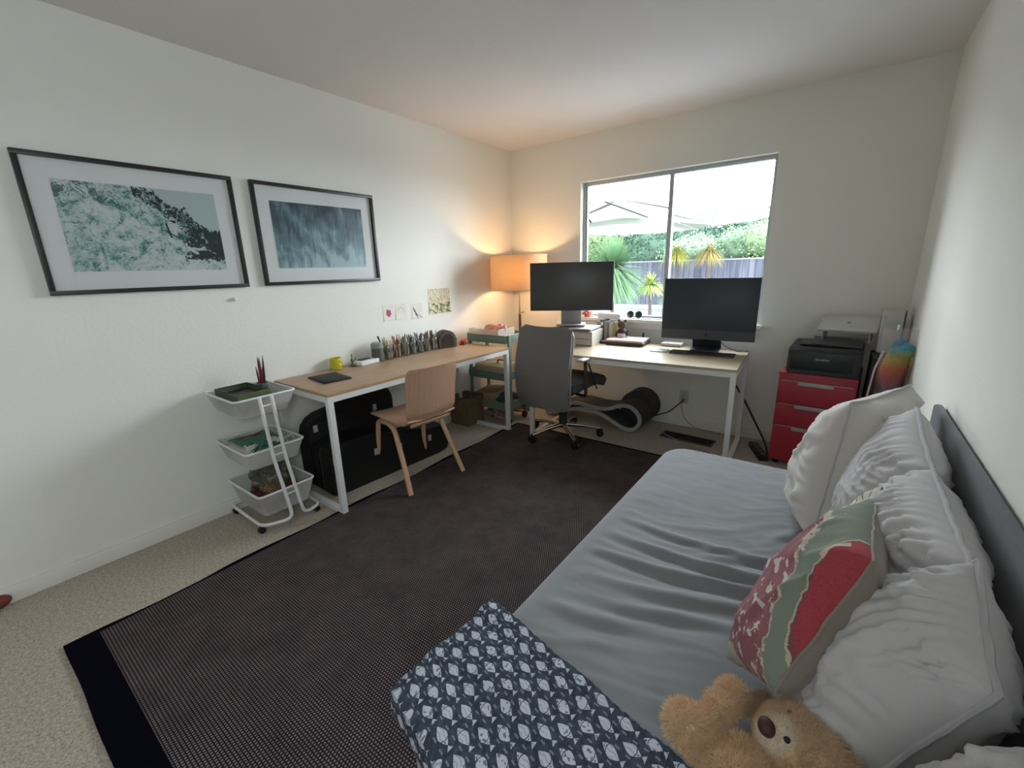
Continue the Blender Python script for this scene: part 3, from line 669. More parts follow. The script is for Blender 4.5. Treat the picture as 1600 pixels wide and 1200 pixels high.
def ring(pa,pb,y0,y1,name,mat):
    b=MB(); n=len(pa); v=[[b.b.verts.new((p[0],y,p[1])) for p in P] for y in (y0,y1) for P in (pa,pb)]
    for k in range(n):
        k2=(k+1)%n
        for A,B in ((v[0],v[1]),(v[1],v[3]),(v[3],v[2]),(v[2],v[0])): b.b.faces.new((A[k],A[k2],B[k2],B[k]))
    return b.build(name,mat,t,angle=50)
ic=inset(oc,.030)
ring(oc,ic,-.10,-.085,'side_panel',plain('pale_grey_felt',(172,172,168),.85)); ring(oc,ic,-.0845,.14,'body',plain('dark_grey_cardboard',(74,72,70),.9)); ring(oc,ic,.1405,.155,'side_panel',plain('pale_grey_felt',(172,172,168)))
# dark drum behind it
o=MB().cyl((0,-.09,.15),(0,.09,.15),.148,n=40).build('round_pouf',plain('charcoal_felt',(58,56,55),.9,bump=.3,bs=90),loc=(1.44,-.105,.001)); tag(o,'dark grey round cushion drum behind the tip of the cat scratcher','pouf')
# ------------------------------------------------------------ screens on the window desk
DW=.7165
def monitor(name,label,cat,c,w,h,yaw,tilt,chin=0,dark=(62,62,64)):
    t=thing(name,label,cat,(c[0],c[1],DW),yaw); z=c[2]-DW
    M=Euler((tilt,0,0)).to_matrix()
    def tr(o): o.location=(0,0,z); o.rotation_euler=(tilt,0,0)
    a=MB().box((0,.012,0),(w,.022,h),(0,0,0),.006,3).build('housing',plain(name+'_housing',(70,72,76) if chin else (40,40,42),.4,.3 if chin else 0),t); tr(a)
    bz=.008
    s=MB().box((0,-.0008,chin/2),(w-2*bz*(0 if chin else 1),.0030,h-chin-(0 if chin else 2*bz)),(0,0,0),.001)
    g=Mat(name+'_screen',lin(dark),.32,spec=.5); n=g.noise(g.coord(),2,2); g.color(g.mix(n,tuple(x*.92 for x in lin(dark)),tuple(x*1.08 for x in lin(dark))))
    a=s.build('screen',g.m,t); tr(a)
    return t,tr
t,tr=monitor('monitor','large switched-off monitor on a stand at the left of the window desk','monitor',(.935,-.462,1.193),.685,.392,math.radians(26),math.radians(-2),dark=(58,57,58))
MB().sbox((-.085,.04,.163),(.085,.055,.36),.004).box((0,.035,.40),(.10,.03,.08)).build('neck',plain('monitor_neck',(140,138,140),.45),t); MB().box((.0,.06,.160),(.24,.18,.012),(0,0,0),.004).build('foot',plain('monitor_neck',(140,138,140)),t)
t,tr=monitor('all_in_one_computer','all-in-one computer with dark screen and grey chin at the right of the window desk','computer',(1.963,-.243,1.020),.645,.452,math.radians(6),math.radians(-4),chin=.072,dark=(36,46,54))
a=MB().sph((0,-.0025,-.186),(.010,.0015,.012),2).box((.004,-.0025,-.171),(.003,.002,.008),(0,.5,0)).build('emblem',plain('emblem_dark',(38,38,42),.3),t); tr(a)
MB().prism([(.02,.14),(.045,.17),(.12,.006),(.12,0.001),(-.05,0.001),(-.05,.006),(.085,.008)],'x',-.10,.10,.002).build('stand',plain('space_grey_stand',(72,76,88),.35,.6),t)
MB().tube([(.06,.05,.10),(.14,.02,.03),(.22,.0,.006),(.29,.03,.004)],.003).build('cable',M_BLACKP,t)
def on_desk(name,label,cat,x,y,rz=0,grp=None): return thing(name,label,cat,(x,y,DW),math.radians(rz),grp)
t=on_desk('keyboard','dark full-size keyboard on the desk in front of the all-in-one computer','keyboard',1.985,-.425,3)
MB().box((0,0,.006),(.43,.115,.009),(.03,0,0),.003).build('body',plain('keyboard_grey',(84,86,90),.4,.4),t)
b=MB()
for r in range(6):
    for c in range(21):
        b.box((-.205+.0205*c,-.045+.018*r,.0125),(.0172,.0148 if r<5 else .008,.003))
b.build('keys',plain('key_black',(34,34,36),.5),t,smooth=False)['kind']='stuff'
t=on_desk('trackpad','silver trackpad on the desk left of the keyboard','trackpad',1.685,-.43,3)
MB().box((0,0,.005),(.13,.10,.007),(.03,0,0),.003).build('body',plain('silver_pad',(186,188,192),.3,.3),t)
MB().box((0,0,.0092),(.12,.09,.0012),(.03,0,0)).build('surface',plain('grey_glass_pad',(150,156,164),.25),t)
t=on_desk('laptop','closed pink laptop on top of a dark one in the middle of the window desk','laptop',1.355,-.245,4)
MB().box((0,0,.040),(.305,.212,.013),(0,0,0),.004,3).build('lid',plain('rose_lid',(232,204,204),.35,.2),t); MB().box((0,0,.0475),(.018,.016,.001),(0,0,0)).build('emblem',plain('rose_emblem',(120,100,104),.3),t); MB().box((0,0,.030),(.303,.21,.0065),(0,0,0),.002).build('base',plain('rose_base',(170,146,148),.4,.2),t)
o=MB().box((0,0,.013),(.31,.22,.025),(0,0,0),.004).build('laptop',plain('dark_laptop',(60,54,54),.4),loc=(1.357,-.243,DW)); o.rotation_euler=(0,0,math.radians(5)); tag(o,'dark grey laptop lying directly under the pink one','laptop')
o=MB().sph((0,0,.012),(.05,.035,.014),3).build('computer_mouse',plain('mouse_dark',(60,54,54),.5),loc=(1.165,-.30,DW)); tag(o,'dark brown mouse left of the pink laptop','mouse')
o=MB().box((0,0,.003),(.19,.08,.005)).build('envelope',plain('bluish_paper',(206,208,222),.7),loc=(1.0,-.47,DW)); tag(o,'pale bluish envelope on the window desk beside the office chair back','envelope')
o=MB().box((0,0,.006),(.12,.05,.01)).build('notepad',plain('greenish_pad',(150,150,136),.7),loc=(1.115,-.225,DW)); tag(o,'small olive notepad lying in front of the books','notepad')
# riser with flat device
t=thing('drawer_unit','low white desktop drawer unit under the monitor','organiser',(.955,-.40,DW),math.radians(6))
b=MB().sbox((-.19,-.13,0),(-.18,.13,.118)).sbox((.18,-.13,0),(.19,.13,.118)).sbox((-.18,-.13,.11),(.18,.13,.118)).sbox((-.18,-.13,0),(.18,.13,.006)).sbox((-.18,.122,.006),(.18,.13,.11))
b.build('case',plain('offwhite_board',(176,168,160),.6),t,smooth=False)
for i in range(2):
    dr=MB().sbox((-.177,-.128,.01+.05*i),(.177,.11,.055+.05*i),.002).build('drawer',plain('drawer_white',(186,178,170),.6),t)
    MB().cyl((0,-.128,.033+.05*i),(0,-.136,.033+.05*i),.008).build('knob',M_STEEL,dr)
t=thing('docking_station','flat grey device lying on the white desktop drawer unit below the monitor','device',(.945,-.40,DW+.1185),math.radians(6))
MB().box((0,0,.0165),(.37,.25,.016),(0,0,0),.005).build('lid',plain('device_lilac_grey',(158,150,158),.45),t); MB().box((0,0,.004),(.34,.23,.008)).build('base',plain('device_dark',(58,54,56),.5),t)
# books
BK=[(1.062,.030,.165,(150,142,92),'olive spined book at the left end of the window desk row'),(1.094,.036,.182,(84,82,84),'dark grey binder with a label, tallest and darkest in the row'),(1.128,.022,.170,(168,162,156),'light grey book right of the dark binder'),(1.150,.018,.166,(130,124,118),'mid grey thin book in the middle of the row'),(1.176,.030,.158,(196,190,186),'pale white book in the row, shortest'),(1.206,.022,.168,(160,154,96),'yellow green book next to the brown plush')]
for x,w_,h_,c,lab in BK:
    yb=-.13
    t=thing('book',lab,'book',(x,yb,DW),math.radians(3),'books standing on the window desk')
    MB().sbox((-w_/2,-.07,0),(-w_/2+.002,.065,h_)).sbox((w_/2-.002,-.07,0),(w_/2,.065,h_)).sbox((-w_/2,-.072,0),(w_/2,-.07,h_)).build('cover',plain('cover_%d'%int(x*1000),c,.6),t,smooth=False)
    MB().sbox((-w_/2+.0025,-.069,.003),(w_/2-.0025,.062,h_-.003)).build('pages',M_PAPER,t,smooth=False)
    if w_>.034: MB().sbox((-.012,-.0735,.135),(.012,-.0722,.165)).build('spine_label',M_PAPER,t,smooth=False)
o=MB().box((0,0,.04),(.22,.075,.05),(0,.04,0),.012).build('tissue_packet',plain('white_wrap',(224,222,220),.6),loc=(1.12,-.085,DW+.168)); tag(o,'white soft packet resting on top of the book row under the sill','packet')
t=thing('plush_toy','brown knitted plush toy sitting between the books and the pink laptop','plush toy',(1.262,-.15,DW))
b=MB().sph((0,0,.06),(.045,.04,.058),3).sph((0,-.01,.145),(.036,.034,.036),3).sph((-.028,-.005,.178),.013,2).sph((.028,-.005,.178),.013,2)
b.build('body',blotch('brown_knit',[(78,60,60),(96,74,72),(118,94,90)],60),t)
for s in (-1,1): MB().sph((s*.05,-.02,.07),(.014,.014,.035),2,(0,s*.4,0)).build('arm',plain('brown_knit_arm',(84,66,64),.9),t)
t=thing('mug','pale grey mug in front of the brown plush toy','cup',(1.285,-.22,DW))
MB().lathe([(.03,0),(.034,.004),(.034,.075),(.031,.075),(.031,.008)],n=24,caps=False).lathe([(.03,0),(.03,.006)],n=24).build('body',plain('pale_mug',(186,180,182),.4),t); MB().tube([(.033,0,.06),(.052,0,.055),(.052,0,.025),(.033,0,.018)],.004).build('handle',plain('pale_mug',(186,180,182)),t)
o=MB().prism([(-.03,0),(.03,0),(.015,.02),(.012,.07),(.0,.075),(-.004,.025)],'x',-.006,.006,.002).build('clip_light',M_BLACKP,loc=(1.42,-.07,DW)); tag(o,'small black upright clip device behind the pink laptop','device')
o=MB().box((0,0,.014),(.16,.11,.026),(0,0,0),.008).build('charger',plain('cream_charger',(206,202,196),.5),loc=(1.70,-.16,DW)); tag(o,'flat cream box behind the lower left corner of the all-in-one computer','box')
# sill objects
SZ=WB+.0065
t=thing('bowl','red and white patterned bowl on the left of the window sill','bowl',(.852,-.0,SZ-.008+.001))
MB().lathe([(.022,0),(.026,.004),(.05,.045),(.047,.045),(.022,.008)],n=28,caps=False).lathe([(.022,0),(.022,.006)]).build('bowl_body',blotch('red_white_glaze',[(190,90,80),(210,110,96),(236,230,224)],22),t); 
lump('potpourri','red and white ball in the bowl on the sill','ball',(.852,0,SZ+.012),(.028,.028,.024),blotch('potp',[(170,60,56),(230,220,214)],40),.2,sub=3)
t=thing('sunglasses','dark sunglasses folded on the window sill behind the pink laptop','glasses',(1.30,.02,SZ),math.radians(6))
for s in (-1,1): MB().lathe([(.028,-.0015),(.031,0),(.028,.0015)],n=20).build('lens',plain('dark_lens',(50,52,54),.15),t).matrix_local=Matrix.Translation((s*.036,0,.027))@Euler((PI/2-.2,0,0)).to_matrix().to_4x4()
MB().tube([(-.01,0,.032),(0,-.002,.036),(.01,0,.032)],.0022).tube([(-.068,0,.03),(-.07,.03,.015),(-.02,.045,.006)],.002).tube([(.068,0,.03),(.07,.032,.015),(.02,.05,.006)],.002).build('temples',M_BLACKP,t)
# ------------------------------------------------------------ outlet, cables, vent
t=thing('wall_outlet','white double wall outlet under the window desk with a black plug in it','outlet',(1.775,-.0005,.255))
MB().sbox((-.036,-.006,-.057),(.036,0,.057),.003).build('cover_plate',plain('ivory_plate',(196,192,184),.4),t)
for z in (-.022,.022): MB().sbox((-.016,-.0085,z-.014),(.016,-.0062,z+.014),.002).build('socket',plain('ivory_plate2',(180,176,168),.4),t)
def cable(name,label,pts,r,mat,n=10):
    P=[Vector(p) for p in pts]; o=[]
    for i in range(len(P)-1):
        p=[P[max(i-1,0)],P[i],P[i+1],P[min(i+2,len(P)-1)]]
        for k in range(n):
            q=k/n; o.append(.5*((2*p[1])+(-p[0]+p[2])*q+(2*p[0]-5*p[1]+4*p[2]-p[3])*q*q+(-p[0]+3*p[1]-3*p[2]+p[3])*q**3))
    o.append(P[-1]); return tag(MB().tube(o,r,8).build(name,mat),label,'cable')
cable('power_cable','black cable with plug running left from the wall outlet to the floor',[(1.78,-.009,.235),(1.775,-.035,.228),(1.74,-.06,.19),(1.68,-.08,.13),(1.60,-.13,.10),(1.50,-.22,.08),(1.46,-.30,.008)],.0045,M_BLACKP)
cable('power_cable','thin pale cable hanging from the wall outlet down to the carpet',[(1.765,-.009,.27),(1.768,-.03,.2),(1.80,-.05,.10),(1.88,-.06,.03),(2.0,-.07,.008),(2.1,-.09,.008)],.003,plain('pale_cable',(150,148,144),.5))
cable('power_cable','long pale grey cable snaking across the floor vent',[(1.62,-.09,.008),(1.655,-.22,.014),(1.75,-.33,.014),(1.95,-.44,.014),(2.12,-.50,.008)],.004,plain('pale_cable',(150,148,144)))
cable('power_cable','black cable sagging from the right end of the window desk to the floor',[(2.13,-.30,.66),(2.17,-.20,.5),(2.24,-.10,.34),(2.33,-.12,.19),(2.42,-.17,.05),(2.46,-.3,.008)],.006,M_BLACKP)
t=thing('power_strip','black power strip tangled with cables on the carpet by the desk leg','power strip',(2.40,-.30,.001),.4)
MB().sbox((-.03,-.14,0),(.03,.14,.035),.005).build('body',M_BLACKP,t)
for k in range(4): MB().sbox((-.014,-.12+.06*k,.0352),(.014,-.09+.06*k,.052),.003).build('plug',plain('plug_grey',(96,94,92),.5),t)
t=thing('floor_vent','brown slatted floor vent in the carpet under the window desk','vent',(1.90,-.29,.0005),math.radians(-3))
MB().sbox((-.2,-.07,0),(.2,-.06,.008)).sbox((-.2,.06,0),(.2,.07,.008)).sbox((-.2,-.06,0),(-.19,.06,.008)).sbox((.19,-.06,0),(.2,.06,.008)).build('frame',plain('vent_brown',(84,72,64),.5,.3),t,smooth=False)
b=MB()
for k in range(10): b.box((0,-.054+.012*k,.004),(.38,.003,.006),(.5,0,0))
b.sbox((-.19,-.06,0),(.19,.06,.001)); b.build('louvres',plain('vent_dark',(52,46,42),.5,.3),t,smooth=False)
# ------------------------------------------------------------ red cabinet and what is on it
M_RED=plain('red_lacquer',(172,52,64),.35)
t=thing('drawer_cabinet','red metal cabinet with three drawers in the window corner','cabinet',(2.697,-.225,0),math.radians(-4))
cw,cd=.2075,.215
MB().sbox((-cw,-cd+.018,.03),(cw,cd,.648),.003).sbox((-cw,-cd,.632),(cw,-cd+.018,.648)).build('body',M_RED,t)
zs=[(.445,.598),(.292,.441),(.035,.288)]
for i,(a,b_) in enumerate(zs):
    d=MB().sbox((-cw+.003,-cd-.001,a),(cw-.003,-cd+.017,b_),.003).build('drawer',M_RED,t)
    MB().sbox((-cw+.02,-cd-.006,b_-.004),(cw-.02,-cd-.0012,b_-.001)).box((0,-cd-.010,b_-.013),(.19,.012,.022),(.25,0,0),.003).build('handle',plain('silver_handle',(190,188,186),.35,.25),d)
    if i==0: MB().cyl((.075,-cd-.017,b_-.013),(.075,-cd-.021,b_-.013),.006).build('lock',M_STEEL,d)
for x in (-.17,.17):
    for y in (-.17,.17): MB().cyl((x,y,.001),(x,y,.031),.018).build('foot',M_BLACKP,t)
t=thing('printer','black laser printer on the red cabinet','printer',(2.708,-.255,.6485),math.radians(-3))
MB().prism([(-.185,.004),(-.185,.15),(-.165,.168),(.14,.182),(.155,.16),(.155,.004)],'x',-.188,.188,.006).build('body',plain('printer_black',(34,34,37),.35),t)
MB().sbox((-.17,-.189,.03),(.15,-.1855,.145),.002).build('front_panel',plain('printer_front',(26,26,29),.3),t)
MB().box((-.01,-.02,.183),(.26,.18,.006),(.045,0,0),.002).build('output_tray',plain('printer_tray',(12,12,14),.3),t)
MB().box((.05,-.02,.196),(.26,.16,.006),(.16,.05,0),.003).build('tray_flap',plain('printer_flap',(74,78,84),.35),t)
fc=bpy.data.curves.new('brand_lettering','FONT'); fc.body='brother'; fc.size=.024; fc.extrude=.0006; fc.align_x='CENTER'
fo=bpy.data.objects.new('tmp_text',fc); COL.objects.link(fo); bpy.context.view_layer.update()
tm=bpy.data.meshes.new_from_object(fo.evaluated_get(bpy.context.evaluated_depsgraph_get())); bpy.data.objects.remove(fo)
tm.materials.clear(); tm.materials.append(plain('silver_print',(176,178,182),.4)); to=bpy.data.objects.new('lettering',tm); COL.objects.link(to); to.parent=t; to.location=(.0,-.1895,.095); to.rotation_euler=(PI/2,0,0)
for x in (-.15,.15):
    for y in (-.14,.12): MB().cyl((x,y,0),(x,y,.006),.012).build('foot',M_BLACKP,t)
t=thing('laptop','white laptop propped on a stand on top of the printer','laptop',(2.80,-.185,.8485),math.radians(-6))
MB().box((0,0,.105),(.30,.215,.009),(.33,0,0),.004,3).build('lid',plain('grey_white_lid',(198,198,196),.45),t)
MB().box((0,-.001,.096),(.298,.213,.007),(.33,0,0),.003).build('base',plain('grey_white_base',(160,160,160),.45),t)
MB().box((0,.0,.111),(.018,.016,.001),(.33,0,0)).build('emblem',plain('lid_emblem',(90,90,92),.4),t)
t=thing('laptop_stand','grey wedge stand under the white laptop on the printer','stand',(2.80,-.185,.8485),math.radians(-6))
for x in (-.12,.12): MB().prism([(-.085,0),(.10,0),(.10,.11),(-.085,.055)],'x',x-.004,x+.004,.001).build('side',plain('stand_grey',(150,150,150),.45),t)
MB().box((0,.02,.005),(.232,.05,.008)).build('crossbar',plain('stand_grey',(150,150,150)),t)
o=MB().sbox((-.058,-.075,0),(.058,.075,.62),.004).build('storage_box',plain('dark_grey_fabric',(44,43,45),.8,bump=.2,bs=200),loc=(2.99,-.335,.001)); 
o.data.transform(Matrix.Diagonal((1,2.1,1.28,1))); tag(o,'tall dark grey box squeezed between the red cabinet and the wall','box')
t=thing('binder','white upright binder standing in the corner behind the rainbow plush','binder',(3.005,-.245,.796),math.radians(-4))
MB().sbox((-.052,-.055,0),(.052,.055,.255),.010,3).build('cover',plain('offwhite_vinyl',(190,190,186),.4),t); MB().cyl((-.035,-.056,.215),(-.035,-.0585,.215),.010).build('finger_ring',M_STEEL,t); MB().sbox((.0525,-.053,.003),(.056,.053,.25)).build('back_edge',M_BLACKP,t)
# rainbow plush in a clear bag
def rainbow():
    m=Mat('rainbow_fur',rough=.9,sheen=.3); k=m.coord(); x,y,z=m.xyz(k); n=m.noise(k,40,3)
    m.color(m.ramp((z/.27)+(n-.5)*.12,[(.0,lin((176,96,110))),(.22,lin((206,96,84))),(.40,lin((222,130,70))),(.56,lin((214,184,80))),(.70,lin((150,180,110))),(.82,lin((70,170,196))),(1,lin((90,160,200)))])); return m.m
t=thing('plush_toy','fluffy rainbow plush in a clear bag hanging beside the printer','plush toy',(3.015,-.575,.66))
b=MB().sph((0,0,.12),(.056,.035,.125),5).sph((.02,0,.20),(.055,.034,.045),4)
for v in b.b.verts:
    d=noise.noise(v.co*70)*.012+noise.noise(v.co*25)*.012; v.co+=v.co.normalized()*d; v.co.x+=.02*(v.co.z/.25)
b.build('fur_body',rainbow(),t,angle=180)
b=MB(); rnd=random.Random(3)
for i in range(2600):
    a=rnd.uniform(0,2*PI); zc=rnd.uniform(-1,1); r_=math.sqrt(1-zc*zc); n=Vector((r_*math.cos(a),r_*math.sin(a),zc)); p=Vector((n.x*.052+.02*(zc*.13+.12)/.25,n.y*.035,.12+n.z*.13)); d=(n+Vector((rnd.uniform(-.5,.5),rnd.uniform(-.5,.5),rnd.uniform(-.9,.1)))).normalized()*.028; s_=n.cross(Vector((0,0,1))).normalized()*.0012
    b.quad(p-s_,p+s_,p+d+s_*.2,p+d-s_*.2)
o=b.build('fur',rainbow(),t,smooth=False); o['kind']='stuff'
b=MB(); b.grid(lambda u,v:((.066+.012*fbm(u*9,v*5,2,2))*math.cos(2*PI*u)*(1-.35*(1-v))*1.05-.012+.02*v,(.042+.012*fbm(u*9,v*5,7,2))*math.sin(2*PI*u),-.20+.52*v),32,20,True)
b.build('clear_bag',clearish('clear_bag_film',(214,196,200),.16),t)
MB().tube([(-.05,-.03,.20),(-.075,-.035,.10),(-.085,-.03,-.05),(-.10,-.02,-.19)],.006,8,flat=.4).build('strap',plain('pale_pink_strap',(206,176,182),.7),t)
MB().tube(fillet([(-.01,0,.31),(.0,.03,.335),(0,.10,.33),(0,.12,.30)],.02),.004).build('hanger_loop',M_WHITE,t)
# ------------------------------------------------------------ sofa bed
def cloth(name,rgb,bs=900,var=.06,sheen=.25,rough=.9):
    m=Mat(name,lin(rgb),rough,spec=.15,sheen=sheen); k=m.coord(); n=m.noise(k,9,4,.6); n2=m.noise(k,bs,2,.6); c=lin(rgb)
    m.color(m.mix(n*.6+n2*.4,tuple(x*(1-var*2) for x in c),tuple(x*(1+var) for x in c))); m.bump(n2,.18,.0015); return m.m
M_SHEET=cloth('grey_sheet',(134,136,140)); M_SHEET2=cloth('dark_grey_upholstery',(92,94,98))
t=thing('sofa_bed','long grey sofa bed with a crumpled grey fitted sheet along the right wall','sofa',(2.56,-2.365,0))
hx,hy,ztop=.472,.945,.42; rr=.05
def folds(x,y):
    # long soft creases running from the front edge back towards the cushions
    wx=x+.06*fbm(x*2,y*2,5,2); wy=y+.10*fbm(x*1.6,y*1.6,9,3)
    s=wy-.22*wx
    r=1-abs(noise.noise(Vector((wx*1.1,s*7.5,2))))*2.2
    r2=1-abs(noise.noise(Vector((wx*2.0+4,s*14,6))))*2.4
    mk=.5+.5*math.tanh(3*fbm(x*1.5+3,y*1.2,1,2)+.6)
    far=1/(1+math.exp((y-.42)*8))
    z=(.006*max(0,r)**3+.003*max(0,r2)**3)*mk*(.10+.90*far)
    z+=.007*fbm(x*3,y*3,3,3)+.0016*max(0,1-abs(noise.noise(Vector((wx*4,s*34,12))))*2.6)**2*mk+.0012*fbm(x*14,y*22,8,3)
    for (x0,y0,x1,y1,a,w) in CRE:
        dx,dy=x1-x0,y1-y0; L=math.hypot(dx,dy); tt=((x-x0)*dx+(y-y0)*dy)/L/L; d=((x-x0)*dy-(y-y0)*dx)/L
        d+=.012*math.sin(tt*5+x0*9)
        if -.15<tt<1.15:
            e=math.sin(PI*min(1,max(0,(tt+.15)/1.3))); z+=a*e*math.exp(-(d/w)**2)-a*.6*e*math.exp(-((d-w*1.8)/w)**2)
    return z
CRE=[(-.36,-.02,.30,.02,.014,.018),(-.40,-.14,.25,-.03,.016,.020),(-.34,-.26,.20,-.12,.012,.022),(-.30,-.34,.10,-.24,.010,.018),(-.38,.10,.10,.10,.010,.016),(-.05,.06,.25,.14,.012,.018),(-.42,-.44,-.1,-.36,.009,.022),(.10,.22,.16,.40,.009,.02)]
b=MB(); D=rr*PI/2+.15; NU,NV=118,230; Rc=.13
def bed(u,v):
    px=(u*2-1)*(hx-rr+D); py=(v*2-1)*(hy-rr+D)
    bx,by=hx-rr-(Rc-rr),hy-rr-(Rc-rr); qx,qy=max(abs(px)-bx,0),max(abs(py)-by,0); sx,sy=(1 if px>0 else -1),(1 if py>0 else -1)
    l=math.hypot(qx,qy); ri=Rc-rr; a=l-ri
    fall=1-min(1,max(0,(a+.05)/.09))
    if a<=0: return (px,py,ztop-.012+folds(px,py)*min(1,-a/.06)*1.0)
    gx,gy=(qx/l*sx,qy/l*sy); ix,iy=px-gx*a,py-gy*a; th=a/rr
    if th<PI/2: return (ix+gx*rr*math.sin(th),iy+gy*rr*math.sin(th),ztop-.012-rr*(1-math.cos(th)))
    d=a-rr*PI/2; w=.004*math.sin((px+py)*40)*min(1,d*9)
    return (ix+gx*(rr+w),iy+gy*(rr+w),ztop-.012-rr-d)
b.grid(bed,NU,NV)
M_SHEETB=cloth('grey_jersey_sheet',(134,136,140)); b.build('seat_mattress',M_SHEETB,t,angle=85)
MB().sbox((-hx+.02,-hy+.02,.05),(hx+.02,hy-.02,.26),.02,3).build('base',M_SHEET2,t)
MB().box((.513,-.07,.455),(.026,1.72,.76),(0,0,0),.012,4).build('backrest',M_SHEET2,t)
for x in (-.40,.40):
    for y in (-.86,.86): MB().cyl((x,y,.001),(x,y,.052),.022,.028).build('leg',M_BLACKP,t)
# ------------------------------------------------------------ cushions
def cushion(name,label,cat,q,thick,mats,piping=None,pr_=.006,seed=0,NU=56,NV=56,pinch=.06,gather=.006,gfreq=26,sag=0,wr=.008,pw=.42,flip=False,group=None):
    """q = four corners A(u0,v0) B(u1,v0) C(u1,v1) D(u0,v1); face 1 bulges along n=(AB x AD)"""
    A,B,C,D=[Vector(p) for p in q]; o0=(A+B+C+D)/4; n=(B-A).cross(D-A).normalized()
    t=thing(name,label,cat,tuple(o0),0,group)
    A,B,C,D=A-o0,B-o0,C-o0,D-o0
    def base(u,v):
        s,w=u*2-1,v*2-1
        k=pinch; uu=.5+.5*s*(1-k*(1-w*w)); vv=.5+.5*w*(1-k*(1-s*s))
        return A*(1-uu)*(1-vv)+B*uu*(1-vv)+C*uu*vv+D*(1-uu)*vv
    def surf(side):
        def f(u,v):
            s,w=u*2-1,v*2-1
            h=max(0,(1-s*s)*(1-w*w))**pw*thick/2
            eu,ev=(1-abs(s)),(1-abs(w))
            # gathers running away from each seam
            g=0
            for e,c in ((ev,u),(eu,v)):
                ph=c*gfreq+2.2*fbm(c*4+seed,e*2+side,seed,2)+side
                g+=gather*math.exp(-e*2.4)*min(1,e*5)**1.5*(math.sin(ph*2*PI*.5)+.6*noise.noise(Vector((c*gfreq*1.3,e*2,seed+side*3))))
            r=1-abs(noise.noise(Vector((u*3.1+seed,v*2.6+side*5,seed*1.7))))*2.4
            g+=wr*max(0,r)**3*min(1,min(eu,ev)*6)+wr*.9*fbm(u*3+seed,v*3,side*4+seed,3)*min(1,min(eu,ev)*5)
            p=base(u,v)+n*(side*(h+g*min(1,min(eu,ev)*14)))
            p.z-=sag*h*(1 if side>0 else .3)
            return p
        return f
    b=MB(); uvl=None; bm=b.b; uvl=bm.loops.layers.uv.new('UVMap')
    for side in (1,-1):
        f=surf(side); g=[[bm.verts.new(f(i/NU,j/NV)) for j in range(NV+1)] for i in range(NU+1)]
        for i in range(NU):
            for j in range(NV):
                fc_=bm.faces.new((g[i][j],g[i+1][j],g[i+1][j+1],g[i][j+1])); fc_.material_index=0 if (side>0)!=flip else min(1,len(mats)-1)
                for l,(a_,b_) in zip(fc_.loops,((i,j),(i+1,j),(i+1,j+1),(i,j+1))): l[uvl].uv=(a_/NU,b_/NV)
    bmesh.ops.remove_doubles(bm,verts=bm.verts,dist=.0004)
    b.build('cover',mats,t,angle=120)
    if piping:
        pts=[base(i/60,0) for i in range(60)]+[base(1,i/60) for i in range(60)]+[base(1-i/60,1) for i in range(60)]+[base(0,1-i/60) for i in range(60)]
        pts=[p+Vector((.003*noise.noise(p*30),.003*noise.noise(p*30+Vector((5,5,5))),.003*noise.noise(p*25))) for p in pts]
        MB().tube(pts,pr_,8,True).build('piping',piping,t)
    return t
M_CUSH=cloth('pale_grey_linen',(196,194,196),600,.04,.1); M_CUSHP=cloth('pale_grey_piping',(180,178,182),600,.04,.1)
M_CUSHA=cloth('off_white_linen',(202,198,194),600,.04,.1)
cushion('cushion','off-white crumpled cushion furthest along the sofa, in front of the red cabinet','cushion',[(2.812,-1.91,.885),(2.765,-2.12,.455),(2.74,-1.66,.44),(2.985,-1.62,.905)],.32,[M_CUSHA],M_CUSHP,.004,seed=3.1,gather=.008,gfreq=14,wr=.022,sag=.25,pinch=.05)
cushion('cushion','pale grey piped back cushion, second from the window','cushion',[(2.98,-2.275,.835),(2.875,-2.23,.46),(2.875,-1.84,.46),(2.98,-1.87,.885)],.22,[M_CUSH],M_CUSHP,.006,seed=1.3,pinch=.02,gather=.009,gfreq=22,wr=.007)
cushion('cushion','pale grey piped back cushion in the middle, behind the kilim cushion','cushion',[(2.98,-2.725,.835),(2.84,-2.68,.46),(2.86,-2.24,.46),(2.98,-2.28,.838)],.24,[M_CUSH],M_CUSHP,.006,seed=5.7,pinch=.02,gather=.012,gfreq=22,wr=.008)
cushion('cushion','pale grey piped back cushion nearest the teddy bear','cushion',[(2.985,-2.935,.765),(2.845,-2.965,.46),(2.745,-2.72,.455),(2.985,-2.73,.85)],.22,[M_CUSH],M_CUSHP,.006,seed=8.2,gather=.011,gfreq=20,wr=.010,pinch=.03)
cushion('cushion','pale grey cushion cut off by the bottom right corner of the photo','cushion',[(3.03,-3.28,.74),(2.90,-3.30,.46),(2.90,-2.98,.455),(3.02,-2.97,.74)],.20,[M_CUSH],M_CUSHP,.006,seed=2.4,gather=.009,gfreq=24,wr=.01)
